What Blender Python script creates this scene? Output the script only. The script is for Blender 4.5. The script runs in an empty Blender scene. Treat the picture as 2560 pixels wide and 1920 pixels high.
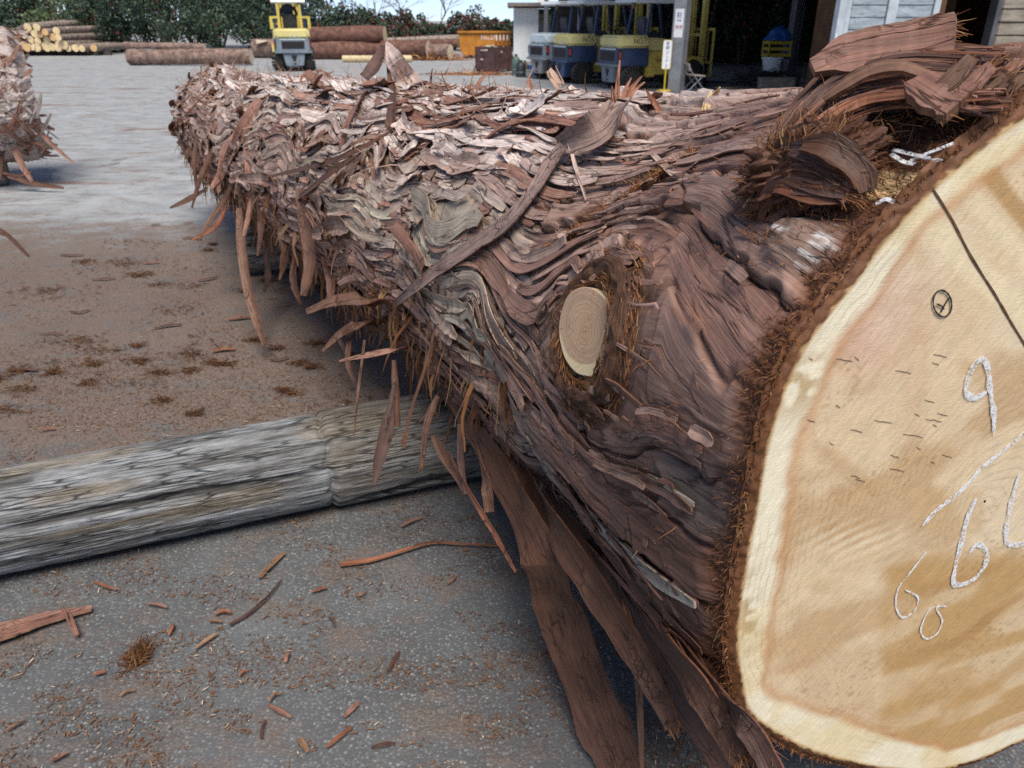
import bpy, bmesh, math, random
import numpy as np
from mathutils import Vector, Matrix

# ------------------------------------------------------------------ camera, sky, sun, exposure
SC = bpy.context.scene
COL = SC.collection
FPX, HZN, CAMH = 1900.0, 50.0, 1.55
TH = math.atan((960 - HZN) / FPX)
CT, STH = math.cos(TH), math.sin(TH)
cam_d = bpy.data.cameras.new('camera')
cam = bpy.data.objects.new('camera', cam_d)
COL.objects.link(cam)
cam.location = (0, 0, CAMH)
cam.rotation_euler = (math.pi / 2 - TH, 0, 0)
cam_d.sensor_width = 36.0
cam_d.lens = FPX / 2560 * 36
cam_d.clip_start = 0.05
cam_d.clip_end = 3000
cam_d.dof.use_dof = True
cam_d.dof.focus_distance = 1.25
cam_d.dof.aperture_fstop = 9.0
SC.camera = cam

SUN_EL, SUN_ROT = math.radians(60), math.radians(168)
world = bpy.data.worlds.new('World')
SC.world = world
world.use_nodes = True
wn = world.node_tree
wn.nodes.clear()
w_out = wn.nodes.new('ShaderNodeOutputWorld')
w_bg = wn.nodes.new('ShaderNodeBackground')
w_sky = wn.nodes.new('ShaderNodeTexSky')
w_sky.sky_type = 'NISHITA'
w_sky.sun_disc = False
w_sky.sun_elevation = SUN_EL
w_sky.sun_rotation = SUN_ROT
w_sky.air_density = 0.5
w_sky.dust_density = 0.0
w_sky.ozone_density = 10.0
w_bg.inputs['Strength'].default_value = 0.065
w_hsv = wn.nodes.new('ShaderNodeHueSaturation')      # thin even overcast: the blue is washed out of the whole sky
w_hsv.inputs['Saturation'].default_value = 0.68
w_hsv.inputs['Value'].default_value = 1.0
wn.links.new(w_sky.outputs[0], w_hsv.inputs['Color'])
wn.links.new(w_hsv.outputs[0], w_bg.inputs[0])
wn.links.new(w_bg.outputs[0], w_out.inputs[0])
sun_d = bpy.data.lights.new('sun', 'SUN')
sun_d.energy = 2.2
sun_d.angle = math.radians(32)
sun_d.color = (1.0, 0.935, 0.85)
sun = bpy.data.objects.new('sun', sun_d)
COL.objects.link(sun)
sun.location = (5, -5, 20)
_sd = Vector((math.sin(SUN_ROT) * math.cos(SUN_EL), math.cos(SUN_ROT) * math.cos(SUN_EL), math.sin(SUN_EL)))
sun.rotation_euler = _sd.to_track_quat('Z', 'Y').to_euler()
SC.view_settings.view_transform = 'Standard'
SC.view_settings.look = 'None'
SC.view_settings.gamma = 1.0
SC.view_settings.exposure = 1.1
SC.view_settings.use_curve_mapping = False
SC.cycles.use_denoising = False      # keep the fine grain of bark and asphalt

rng = np.random.default_rng(7)
random.seed(7)

# ------------------------------------------------------------------ pixel <-> place (2560x1920 photograph)
CAMP = np.array([0, 0, CAMH])
def ray(u, v):
    dx = (u - 1280) / FPX; dy = (960 - v) / FPX
    return np.array([dx, CT + dy * STH, -STH + dy * CT])
def gnd(u, v, z=0.0):
    d = ray(u, v); return CAMP + d * ((z - CAMH) / d[2])
def pt(u, v, dep):
    return CAMP + ray(u, v) * dep
def onplane(u, v, P0, n):
    d = ray(u, v); return CAMP + d * (np.dot(n, P0 - CAMP) / np.dot(n, d))
def proj(p):
    x = p[..., 0]; y = p[..., 1]; z = p[..., 2] - CAMH
    fw = CT * y - STH * z; up = STH * y + CT * z
    return np.stack([1280 + FPX * x / fw, 960 - FPX * up / fw], -1)

# ------------------------------------------------------------------ numpy noise
def hsh(*k):
    h = np.uint32(2166136261)
    out = None
    for a in k:
        a = np.asarray(a).astype(np.int64).astype(np.uint32)
        out = (a * np.uint32(374761393) + h) if out is None else ((out ^ (a + np.uint32(0x9e3779b9))) * np.uint32(668265263))
        out = out ^ (out >> np.uint32(15))
    out = out * np.uint32(2246822519); out = out ^ (out >> np.uint32(13))
    out = out * np.uint32(3266489917); out = out ^ (out >> np.uint32(16))
    return out.astype(np.float64) / 4294967296.0
def vn(x, y, seed=0):
    x, y = np.broadcast_arrays(np.asarray(x, float), np.asarray(y, float))
    xi = np.floor(x); yi = np.floor(y); fx = x - xi; fy = y - yi
    fx = fx * fx * fx * (fx * (fx * 6 - 15) + 10); fy = fy * fy * fy * (fy * (fy * 6 - 15) + 10)
    a = hsh(xi, yi, seed); b = hsh(xi + 1, yi, seed); c = hsh(xi, yi + 1, seed); d = hsh(xi + 1, yi + 1, seed)
    return (a + (b - a) * fx) * (1 - fy) + (c + (d - c) * fx) * fy
def fbm(x, y, seed=0, o=3):
    s = 0; a = 0.5; n = 0
    for k in range(o):
        s = s + a * vn(x * 2 ** k, y * 2 ** k, seed + k * 17); n += a; a *= 0.5
    return s / n
def sst(x, a, b):
    t = np.clip((x - a) / (b - a), 0, 1); return t * t * (3 - 2 * t)
def mixc(a, b, w):
    return a + (np.asarray(b) - a) * np.asarray(w)[..., None]

# ------------------------------------------------------------------ object helpers
def tag(o, label=None, cat=None, group=None, kind=None):
    if label: o['label'] = label
    if cat: o['category'] = cat
    if group: o['group'] = group
    if kind: o['kind'] = kind
    return o
def link(name, me, mat=None, parent=None):
    o = bpy.data.objects.new(name, me); COL.objects.link(o)
    if mat is not None and me is not None and not me.materials: me.materials.append(mat)
    if parent is not None: o.parent = parent
    return o
def thing(name, label, cat, loc=(0, 0, 0), rz=0.0, group=None):
    o = bpy.data.objects.new(name, None); COL.objects.link(o)
    o.location = loc; o.rotation_euler = (0, 0, rz); o.empty_display_size = 0.1
    return tag(o, label, cat, group)
def raw_mesh(name, V, F, smooth=True, attrs=None):
    """F: int array (n,4) or (n,3) or list of such arrays"""
    if not isinstance(F, (list, tuple)): F = [F]
    F = [np.asarray(f, dtype=np.int32) for f in F if len(f)]
    me = bpy.data.meshes.new(name)
    V = np.asarray(V, dtype=np.float32).reshape(-1, 3)
    nl = sum(f.size for f in F); npol = sum(len(f) for f in F)
    me.vertices.add(len(V)); me.vertices.foreach_set('co', V.ravel())
    me.loops.add(nl); me.polygons.add(npol)
    me.loops.foreach_set('vertex_index', np.concatenate([f.ravel() for f in F]))
    tot = np.concatenate([np.full(len(f), f.shape[1], np.int32) for f in F])
    st = np.concatenate([[0], np.cumsum(tot)[:-1]]).astype(np.int32)
    me.polygons.foreach_set('loop_start', st); me.polygons.foreach_set('loop_total', tot)
    me.polygons.foreach_set('use_smooth', np.full(npol, smooth))
    for k, a in (attrs or {}).items():
        a = np.asarray(a, dtype=np.float32)
        if a.ndim == 2 and k.startswith('col'):
            at = me.color_attributes.new(k, 'FLOAT_COLOR', 'POINT')
            at.data.foreach_set('color', np.concatenate([a, np.ones((len(a), 1), np.float32)], 1).ravel())
        elif a.ndim == 2:
            at = me.attributes.new(k, 'FLOAT_VECTOR', 'POINT'); at.data.foreach_set('vector', a.ravel())
        else:
            at = me.attributes.new(k, 'FLOAT', 'POINT'); at.data.foreach_set('value', a.ravel())
    me.update(); me.validate()
    return me
def grid_faces(n, m, wrap=False):
    i = np.arange(n - 1)[:, None]; j = np.arange(m if wrap else m - 1)[None, :]
    j2 = (j + 1) % m
    return np.stack([i * m + j, i * m + j2, (i + 1) * m + j2, (i + 1) * m + j], -1).reshape(-1, 4)

class MB:
    """collects shapes into ONE mesh"""
    def __init__(s): s.v = []; s.f = []
    def add(s, vs, fs):
        b = len(s.v); s.v += [tuple(map(float, v)) for v in vs]; s.f += [tuple(b + i for i in f) for f in fs]; return s
    def box(s, c, d, rz=0.0, M=None):
        x, y, z = d[0] / 2, d[1] / 2, d[2] / 2
        vs = [Vector((a, b, e)) for e in (-z, z) for a, b in ((-x, -y), (x, -y), (x, y), (-x, y))]
        R = M if M is not None else Matrix.Rotation(rz, 3, 'Z')
        vs = [R @ v + Vector(c) for v in vs]
        return s.add(vs, [(3, 2, 1, 0), (4, 5, 6, 7), (0, 1, 5, 4), (1, 2, 6, 5), (2, 3, 7, 6), (3, 0, 4, 7)])
    def bar(s, p, q, w, h=None):
        p = Vector(p); q = Vector(q); h = h or w
        d = (q - p); L = d.length; d = d.normalized()
        u = Vector((0, 0, 1)) if abs(d.z) < 0.9 else Vector((0, 1, 0))
        a = d.cross(u).normalized(); b = a.cross(d)
        M = Matrix((a, d, b)).transposed()
        return s.box((p + q) / 2, (w, L, h), M=M)
    def tube(s, pts, r, n=8):
        pts = [Vector(p) for p in pts]
        rings = []; u = None
        for i, p in enumerate(pts):
            d = (pts[min(i + 1, len(pts) - 1)] - pts[max(i - 1, 0)]).normalized()
            if u is None:
                u = d.orthogonal().normalized()
            u = (u - d * u.dot(d)).normalized(); w = d.cross(u)
            rr = r[i] if isinstance(r, (list, tuple)) else r
            rings.append([p + (u * math.cos(2 * math.pi * k / n) + w * math.sin(2 * math.pi * k / n)) * rr for k in range(n)])
        vs = [v for R in rings for v in R]
        fs = [(i * n + k, i * n + (k + 1) % n, (i + 1) * n + (k + 1) % n, (i + 1) * n + k) for i in range(len(pts) - 1) for k in range(n)]
        fs += [tuple(reversed(range(n))), tuple((len(pts) - 1) * n + k for k in range(n))]
        return s.add(vs, fs)
    def lathe(s, prof, c=(0, 0, 0), ax='Z', n=24):
        vs = []
        for (r, h) in prof:
            for k in range(n):
                a = 2 * math.pi * k / n; x, y = r * math.cos(a), r * math.sin(a)
                p = {'Z': (x, y, h), 'X': (h, x, y), 'Y': (y, h, x)}[ax]
                vs.append((p[0] + c[0], p[1] + c[1], p[2] + c[2]))
        m = len(prof)
        fs = [(i * n + k, i * n + (k + 1) % n, (i + 1) * n + (k + 1) % n, (i + 1) * n + k) for i in range(m - 1) for k in range(n)]
        fs += [tuple(reversed(range(n))), tuple((m - 1) * n + k for k in range(n))]
        return s.add(vs, fs)
    def prism(s, poly, x0, x1, ax='X'):
        n = len(poly)
        f = {'X': lambda t, p: (t, p[0], p[1]), 'Y': lambda t, p: (p[0], t, p[1]), 'Z': lambda t, p: (p[0], p[1], t)}[ax]
        vs = [f(x0, p) for p in poly] + [f(x1, p) for p in poly]
        fs = [(k, (k + 1) % n, n + (k + 1) % n, n + k) for k in range(n)] + [tuple(reversed(range(n))), tuple(n + k for k in range(n))]
        return s.add(vs, fs)
    def mesh(s, name, bevel=0.0, smooth=False, seg=2):
        me = bpy.data.meshes.new(name); bm = bmesh.new()
        bv = [bm.verts.new(v) for v in s.v]
        for f in s.f:
            try: bm.faces.new([bv[i] for i in f])
            except ValueError: pass
        bmesh.ops.recalc_face_normals(bm, faces=bm.faces)
        if bevel > 0:
            es = [e for e in bm.edges if e.is_manifold and e.calc_face_angle(0) > 0.5]
            bmesh.ops.bevel(bm, geom=es, offset=bevel, segments=seg, affect='EDGES', clamp_overlap=True)
        for f in bm.faces: f.smooth = smooth
        bm.to_mesh(me); bm.free()
        if smooth: me.set_sharp_from_angle(angle=math.radians(40))
        return me
    def build(s, name, mat, parent=None, bevel=0.0, smooth=False, seg=2):
        return link(name, s.mesh(name, bevel, smooth, seg), mat, parent)
def copy_tree(o, parent=None):
    c = o.copy(); COL.objects.link(c)
    if parent is not None: c.parent = parent
    for ch in o.children: copy_tree(ch, c)
    return c
def text(body, size, loc, rot, mat, parent, name='lettering', ext=0.002, sx=1.0, align='CENTER'):
    cu = bpy.data.curves.new(name, 'FONT'); cu.body = body; cu.size = size; cu.extrude = ext
    cu.align_x = align; cu.align_y = 'CENTER'; cu.resolution_u = 3
    t = bpy.data.objects.new(name, cu); COL.objects.link(t)
    dg = bpy.context.evaluated_depsgraph_get(); dg.update()
    me = bpy.data.meshes.new_from_object(t.evaluated_get(dg))
    bpy.data.objects.remove(t); bpy.data.curves.remove(cu)
    me.materials.clear()
    o = link(name, me, mat, parent); o.location = loc; o.rotation_euler = rot; o.scale = (sx, 1, 1)
    return o

# ------------------------------------------------------------------ materials
MATS = {}
def nt_new(name):
    m = bpy.data.materials.new(name); m.use_nodes = True
    nt = m.node_tree; nt.nodes.clear()
    o = nt.nodes.new('ShaderNodeOutputMaterial'); p = nt.nodes.new('ShaderNodeBsdfPrincipled')
    nt.links.new(p.outputs[0], o.inputs[0])
    return m, nt, p
class NT:
    def __init__(s, nt): s.nt = nt
    def n(s, t, **kw):
        x = s.nt.nodes.new(t)
        for k, v in kw.items():
            if k.startswith('i_'):
                key = k[2:]; key = int(key) if key.isdigit() else key
                s.put(x.inputs[key], v)
            else: setattr(x, k, v)
        return x
    def put(s, sock, v):
        if hasattr(v, 'is_linked') or isinstance(v, bpy.types.NodeSocket): s.nt.links.new(v, sock)
        else: sock.default_value = v
    def math(s, op, a, b=0.5, c=None):
        x = s.n('ShaderNodeMath', operation=op); s.put(x.inputs[0], a); s.put(x.inputs[1], b)
        if c is not None: s.put(x.inputs[2], c)
        return x.outputs[0]
    def noise(s, vec, scale, detail=3, rough=0.55, dist=0.0):
        x = s.n('ShaderNodeTexNoise'); s.put(x.inputs['Vector'], vec); x.inputs['Scale'].default_value = scale
        x.inputs['Detail'].default_value = detail; x.inputs['Roughness'].default_value = rough; x.inputs['Distortion'].default_value = dist
        return x.outputs['Fac']
    def scale(s, vec, sc):
        x = s.n('ShaderNodeVectorMath', operation='MULTIPLY'); s.put(x.inputs[0], vec); x.inputs[1].default_value = sc; return x.outputs[0]
    def mix(s, a, b, f, mode='MIX'):
        x = s.n('ShaderNodeMix', data_type='RGBA', blend_type=mode); s.put(x.inputs[0], f)
        s.put(x.inputs[6], a if not isinstance(a, tuple) else (*a, 1)[:4]); s.put(x.inputs[7], b if not isinstance(b, tuple) else (*b, 1)[:4])
        return x.outputs[2]
    def rng(s, v, a, b, c=0.0, d=1.0, smooth=False):
        x = s.n('ShaderNodeMapRange'); x.interpolation_type = 'SMOOTHSTEP' if smooth else 'LINEAR'
        s.put(x.inputs[0], v)
        for i, q in enumerate((a, b, c, d)): s.put(x.inputs[i + 1], q)
        return x.outputs[0]
    def ramp(s, v, stops, interp='LINEAR'):
        x = s.n('ShaderNodeValToRGB'); s.put(x.inputs[0], v); cr = x.color_ramp; cr.interpolation = interp
        while len(cr.elements) < len(stops): cr.elements.new(0.5)
        for e, (p, c) in zip(cr.elements, stops): e.position = p; e.color = (*c, 1)
        return x.outputs[0]
    def bump(s, h, strength, dist):
        x = s.n('ShaderNodeBump'); x.inputs['Strength'].default_value = strength; x.inputs['Distance'].default_value = dist
        s.put(x.inputs['Height'], h); return x.outputs[0]
def mat(name, col, rough=0.6, var=0.12, sc=6.0, metal=0.0, bump=0.0, bsc=40.0, dirt=0.0, dcol=(0.09, 0.06, 0.04), spec=0.5, stretch=(1, 1, 1)):
    if name in MATS: return MATS[name]
    m, nt, p = nt_new(name); N = NT(nt)
    tc = N.n('ShaderNodeTexCoord').outputs['Object']; tv = N.scale(tc, stretch)
    f = N.noise(tv, sc, 4)
    lo = tuple(max(0, c * (1 - var * 2)) for c in col); hi = tuple(min(1, c * (1 + var * 2)) for c in col)
    c = N.mix(lo, hi, N.rng(f, 0.3, 0.7))
    if dirt > 0:
        d = N.rng(N.noise(tv, sc * 2.7, 5, 0.65), 0.62 - dirt * 0.3, 0.75 - dirt * 0.2)
        c = N.mix(c, dcol, N.math('MULTIPLY', d, min(1, dirt + 0.3)))
    nt.links.new(c, p.inputs['Base Color'])
    p.inputs['Roughness'].default_value = rough; p.inputs['Metallic'].default_value = metal; p.inputs['Specular IOR Level'].default_value = spec
    r2 = N.rng(N.noise(tv, sc * 3, 3), 0.3, 0.7, max(0.05, rough - 0.12), min(1, rough + 0.12)); nt.links.new(r2, p.inputs['Roughness'])
    if bump > 0:
        nt.links.new(N.bump(N.noise(tv, bsc, 4), 1.0, bump), p.inputs['Normal'])
    MATS[name] = m
    return m

# bark: piece colour is stored on the mesh, fine fibre runs along the flow coordinate
def bark_mat():
    m, nt, p = nt_new('bark'); N = NT(nt)
    ca = N.n('ShaderNodeAttribute', attribute_name='col').outputs['Color']
    fl = N.n('ShaderNodeAttribute', attribute_name='flow').outputs['Vector']
    v1 = N.scale(fl, (14, 420, 60)); v2 = N.scale(fl, (5, 90, 10))
    n1 = N.noise(v1, 1.0, 4, 0.6); n2 = N.noise(v2, 1.0, 4, 0.6, 0.4)
    k = N.rng(n1, 0.25, 0.75, 0.68, 1.30); k2 = N.rng(n2, 0.25, 0.75, 0.68, 1.3)
    kk = N.math('MULTIPLY', k, k2)
    vm = N.n('ShaderNodeVectorMath', operation='SCALE'); nt.links.new(ca, vm.inputs[0]); nt.links.new(kk, vm.inputs['Scale'])
    def crack(sc, w, seed):
        vo = N.n('ShaderNodeTexVoronoi', feature='DISTANCE_TO_EDGE'); off = N.n('ShaderNodeVectorMath', operation='ADD'); nt.links.new(N.scale(fl, sc), off.inputs[0])
        dv = N.n('ShaderNodeCombineXYZ'); nt.links.new(N.math('MULTIPLY', n2, 1.3), dv.inputs[1]); nt.links.new(dv.outputs[0], off.inputs[1])
        nt.links.new(off.outputs[0], vo.inputs['Vector']); vo.inputs['Scale'].default_value = 1.0; vo.inputs['Randomness'].default_value = 1.0
        return N.rng(vo.outputs['Distance'], 0.0, w, 1.0, 0.0)
    c1 = N.math('MULTIPLY', crack((6, 42, 1), 0.045, 0), N.rng(N.noise(N.scale(fl, (7, 18, 1)), 1.0, 2), 0.42, 0.6))
    c2 = N.math('MULTIPLY', crack((30, 90, 1), 0.07, 1), N.rng(N.noise(N.scale(fl, (6, 16, 3)), 1.0, 2), 0.54, 0.68))
    ck = N.math('MAXIMUM', c1, N.math('MULTIPLY', c2, 0.75))
    sp = N.rng(N.noise(N.scale(fl, (160, 330, 50)), 1.0, 2), 0.70, 0.76)
    c = N.mix(vm.outputs[0], (0.42, 0.34, 0.27), N.math('MULTIPLY', sp, 0.35))
    c = N.mix(c, (0.055, 0.026, 0.018), N.math('MULTIPLY', ck, 0.85))
    nt.links.new(c, p.inputs['Base Color'])
    nt.links.new(N.rng(n2, 0.3, 0.7, 0.42, 0.66), p.inputs['Roughness'])
    p.inputs['Specular IOR Level'].default_value = 0.38
    h = N.math('ADD', N.math('MULTIPLY', n1, 0.6), N.math('MULTIPLY', n2, 0.9))
    h = N.math('SUBTRACT', h, N.math('MULTIPLY', ck, 1.1))
    nt.links.new(N.bump(h, 1.0, 0.0030), p.inputs['Normal'])
    return m
BARK = bark_mat()
def fibre_mat():
    m, nt, p = nt_new('bark_fibre'); N = NT(nt)
    ca = N.n('ShaderNodeAttribute', attribute_name='col').outputs['Color']
    nt.links.new(ca, p.inputs['Base Color']); p.inputs['Roughness'].default_value = 0.75; p.inputs['Specular IOR Level'].default_value = 0.25
    return m
FIBRE = fibre_mat()

# ================================================================== the setting
def ground_mat():
    m, nt, p = nt_new('yard_ground'); N = NT(nt)
    tc = N.n('ShaderNodeTexCoord').outputs['Object']
    sx = N.n('ShaderNodeSeparateXYZ'); nt.links.new(tc, sx.inputs[0]); X, Y = sx.outputs[0], sx.outputs[1]
    big = N.noise(tc, 0.35, 4); med = N.noise(tc, 2.2, 5, 0.6); fine = N.noise(tc, 55, 3, 0.7)
    # asphalt with exposed aggregate
    vo = N.n('ShaderNodeTexVoronoi', feature='F1'); nt.links.new(tc, vo.inputs['Vector']); vo.inputs['Scale'].default_value = 110
    sepc = N.n('ShaderNodeSeparateColor'); nt.links.new(vo.outputs['Color'], sepc.inputs[0])
    stone = N.rng(vo.outputs['Distance'], 0.30, 0.55, 1.0, 0.0)
    sc = N.ramp(sepc.outputs[0], [(0.0, (0.10, 0.105, 0.11)), (0.4, (0.15, 0.16, 0.165)), (0.7, (0.205, 0.215, 0.218)), (0.93, (0.27, 0.275, 0.27)), (1.0, (0.42, 0.40, 0.36))])
    asp = N.mix((0.085, 0.085, 0.086), sc, N.math('MULTIPLY', stone, 0.85))
    asp = N.mix(asp, (0.20, 0.215, 0.225), N.rng(med, 0.35, 0.7, 0.0, 0.5))
    # pale worn concrete farther out
    con = N.mix((0.31, 0.33, 0.34), (0.43, 0.45, 0.46), N.rng(med, 0.3, 0.7))
    con = N.mix(con, (0.27, 0.285, 0.29), N.rng(fine, 0.4, 0.8, 0.0, 0.5))
    yy = N.math('ADD', Y, N.math('MULTIPLY', N.math('SUBTRACT', big, 0.5), 2.0))
    farw = N.rng(yy, 4.6, 7.4, 0.0, 1.0, True)
    base = N.mix(asp, con, farw)
    # bark dust and sawdust trodden into the yard
    dn = N.noise(N.scale(tc, (1.0, 1.6, 1)), 3.2, 7, 0.72)
    dn2 = N.noise(tc, 26, 4, 0.75)
    zone = N.math('MULTIPLY', N.rng(yy, 2.2, 2.9), N.rng(yy, 5.4, 7.2, 1.0, 0.0, True))
    thr = N.math('SUBTRACT', 0.49, N.math('MULTIPLY', zone, 0.155))
    thr2 = N.math('ADD', thr, 0.16)
    d = N.rng(N.math('ADD', N.math('MULTIPLY', dn, 0.75), N.math('MULTIPLY', dn2, 0.25)), thr, thr2)
    dust = N.mix((0.12, 0.075, 0.053), (0.27, 0.21, 0.17), N.rng(N.noise(tc, 120, 3, 0.7), 0.35, 0.72))
    base = N.mix(base, dust, N.math('MULTIPLY', d, 0.82))
    # long swept streaks of red bark out on the pale concrete
    st = N.noise(N.scale(tc, (0.16, 1.0, 1)), 1.5, 6, 0.75)
    sm = N.math('MULTIPLY', N.rng(st, 0.54, 0.62), N.math('MULTIPLY', farw, 0.85))
    sm = N.math('MULTIPLY', sm, N.rng(N.noise(N.scale(tc, (.5, 1.6, 1)), 2.2, 5, 0.75), 0.46, 0.58))
    base = N.mix(base, (0.20, 0.105, 0.07), sm)
    nt.links.new(base, p.inputs['Base Color'])
    nt.links.new(N.rng(med, 0.3, 0.7, 0.55, 0.8), p.inputs['Roughness']); p.inputs['Specular IOR Level'].default_value = 0.4
    hh = N.math('ADD', N.math('MULTIPLY', stone, 0.22), N.math('ADD', N.math('MULTIPLY', N.noise(tc, 170, 4, 0.75), 0.9), N.math('MULTIPLY', d, 0.8)))
    nt.links.new(N.bump(hh, 0.8, 0.004), p.inputs['Normal'])
    return m
gv = []
gx = np.concatenate([[-900, -150, -60], np.linspace(-30, 30, 61), [60, 150, 900]]); gy = np.concatenate([[-200, -30], np.linspace(-8, 50, 59), [90, 200, 1500]])
GX, GY = np.meshgrid(gx, gy, indexing='ij')
gz = (fbm(GX * 0.3, GY * 0.3, 5) - 0.5) * 0.012
gz = np.where((np.abs(GX) > 30) | (GY > 50), 0, gz) - 0.004
ground = link('ground', raw_mesh('ground', np.stack([GX, GY, gz], -1), grid_faces(len(gx), len(gy))[:, ::-1]), ground_mat())
tag(ground, kind='structure')

# ================================================================== the big log
STN = np.array([(-.02, .91, .98, .87, 20, .575, .625), (0, .9, 1.0, .87, 20, .58, .63),
 (.5, .66, 1.52, .85, 23, .595, .56), (1.0, .42, 1.98, .832, 25, .575, .54), (1.7, .08, 2.6, .82, 27, .54, .515),
 (2.6, -.38, 3.3, .803, 28, .5, .495), (4.0, -1.05, 4.4, .785, 28, .46, .475), (5.2, -1.72, 5.5, .77, 28, .44, .42),
 (6.0, -2.12, 6.25, .77, 28, .46, .44), (6.5, -2.36, 6.7, .77, 28, .42, .41)])
A20 = math.radians(20)
C0 = np.array([.9, 1.0, .87]); E0 = np.array([math.cos(A20), math.sin(A20), 0]); N0 = np.array([math.sin(A20), -math.cos(A20), 0])
def facexy(u, v):
    p = onplane(u, v, C0, N0) - C0; return np.array([p @ E0, p[2]])
FP = [(2560,290),(2440,375),(2330,465),(2200,610),(2120,720),(2050,800),(1990,890),(1950,985),(1925,1080),(1905,1180),(1880,1320),(1860,1440),(1845,1540),(1840,1620),(1855,1700),(1863,1770),(1967,1840),(2100,1890),(2200,1910),(2330,1919),(2450,1890),(2560,1840)]
_f = np.array([facexy(*q) for q in FP])
_a = np.degrees(np.arctan2(_f[:, 1], _f[:, 0])) % 360; _r = np.hypot(_f[:, 0], _f[:, 1])
AA = np.array([-80, -50, -20, 0, 30, 60, 90, 110] + list(_a) + [310, 340, 360, 390, 420, 450, 470])
RR = np.array([.58, .56, .56, .57, .58, .60, .63, .67] + list(_r) + [.56, .56, .57, .58, .60, .63, .67])
_o = np.argsort(AA); AA = AA[_o]; RR = RR[_o]
_dg = np.arange(-180, 541); _rr = np.interp(_dg % 360, AA, RR)      # smooth the outline
_k = np.exp(-(np.arange(-9, 10) / 3.0) ** 2); _k /= _k.sum()
_rr = np.convolve(_rr, _k, 'same')
AA = np.arange(0, 361).astype(float); RR = _rr[180:541]
BARKT = 0.030
def surf(t, ph, off=0.0):
    t = np.asarray(t, float); ph = np.asarray(ph, float)
    X, Y, Z, A, a, b = [np.interp(t, STN[:, 0], STN[:, k]) for k in range(1, 7)]
    p = np.radians(ph); A = np.radians(A)
    w = sst(t, 0, .7)
    re = a * b / np.sqrt((b * np.cos(p)) ** 2 + (a * np.sin(p)) ** 2)
    r = (np.interp(ph % 360, AA, RR) + BARKT * .6) * (1 - w) + re * w + off
    # deep crease between the two root swells below the knot
    dc, dl = crease_dist(t, ph)
    r = r - .055 * np.exp(-(dc / .035) ** 2) * dl
    # swollen collar round the knot, humps along the log
    r = r + .035 * np.exp(-((((t - KT) / 1.1) ** 2 + ((ph - KP) * .0105) ** 2) / .12 ** 2))
    r = r + .03 * (fbm(t * 1.7, ph / 26, 31) - .5) * sst(t, .1, .6)
    return np.stack([X + r * np.cos(p) * np.cos(A), Y + r * np.cos(p) * np.sin(A), Z + r * np.sin(p)], -1)
KT, KP = .415, 160.3
def crease_dist(t, ph):
    L = [(.98, 176), (.80, 187), (.73, 200), (.66, 214), (.5, 232)]
    best = np.full(np.broadcast(t, ph).shape, 9.0)
    y = ph * .0105
    for (t0, p0), (t1, p1) in zip(L[:-1], L[1:]):
        ax, ay, bx, by = t0, p0 * .0105, t1, p1 * .0105
        dx, dy = bx - ax, by - ay
        k = np.clip(((t - ax) * dx + (y - ay) * dy) / (dx * dx + dy * dy), 0, 1)
        best = np.minimum(best, np.hypot(t - ax - k * dx, y - ay - k * dy))
    return best, sst(ph, 176, 190)
def surf_n(t, ph):
    e = 1e-3
    a = surf(t + e, ph) - surf(t - e, ph); b = surf(t, ph + .1) - surf(t, ph - .1)
    n = np.cross(a, b); n /= np.linalg.norm(n, axis=-1, keepdims=True)
    c = np.stack([np.interp(t, STN[:, 0], STN[:, k]) for k in (1, 2, 3)], -1)
    s = np.sign(((surf(t, ph) - c) * n).sum(-1, keepdims=True)); return n * s
_T, _PH = np.meshgrid(np.linspace(0, 6.5, 800), np.linspace(40, 280, 361), indexing='ij')
_P = surf(_T, _PH); _Q = proj(_P); _D = np.linalg.norm(_P - CAMP, axis=-1)
def inv(u, v):
    d = (_Q[..., 0] - u) ** 2 + (_Q[..., 1] - v) ** 2
    i = np.argmin(d) if d.min() > 144 else np.argmin(np.where(d < 144, _D + .02 * np.sqrt(d), 99))
    return _T.flat[i], _PH.flat[i]

OBST = [(KT, KP, .175), (1.24, 152, .085), (1.75, 141, .06), (2.15, 150, .10), (2.75, 139, .09), (3.3, 155, .11), (3.9, 135, .1), (1.02, 118, .06), (1.5, 118, .05), (4.6, 150, .13), (.95, 171, .05), (2.4, 172, .09)]
YS = .0105        # metres of arc per degree
def flow(t, ph):
    y = ph * YS; yk = (ph - 150) * YS
    psi = y + .020 * np.sin(2 * np.pi * (t / .55 + .9 * vn(t * .9, y * 1.4, 3))) * sst(t, .3, .8) + .10 * (fbm(t * 1.5, y * 2.2, 11) - .5)
    for (t0, p0, a) in OBST:
        dx = (t - t0) / 1.25; dy = y - p0 * YS
        r2 = dx * dx + dy * dy
        psi = psi - dy * np.minimum(a * a / (r2 + .30 * a * a), .80) * np.exp(-r2 / (.55 if a > .12 else .2))
    return psi
def layer(psi, chi, w, L, seed, jag):
    u = psi / w + .7 * vn(psi / w * .35, chi / L * .6, seed) + jag * (vn(chi / .028, psi / w * .7, seed + 1) - .5)
    i = np.floor(u); f = u - i
    ri = hsh(i, seed + 2)
    v = chi / (L * (.5 + 1.1 * ri)) + hsh(i, seed + 3) * 13 + .30 * (vn(psi / w * 1.4, chi / .09, seed + 4) - .5)
    j = np.floor(v); g = v - j
    return f, g, hsh(i, j, seed + 5), hsh(i, j, seed + 6), hsh(i, j, seed + 7)
C_MAUVE = np.array([.250, .127, .092]); C_PINK = np.array([.51, .372, .312]); C_RED = np.array([.155, .062, .034]); C_DARK = np.array([.072, .038, .030]); C_LICH = np.array([.37, .33, .255]); C_TAN = np.array([.27, .155, .09])
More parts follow.
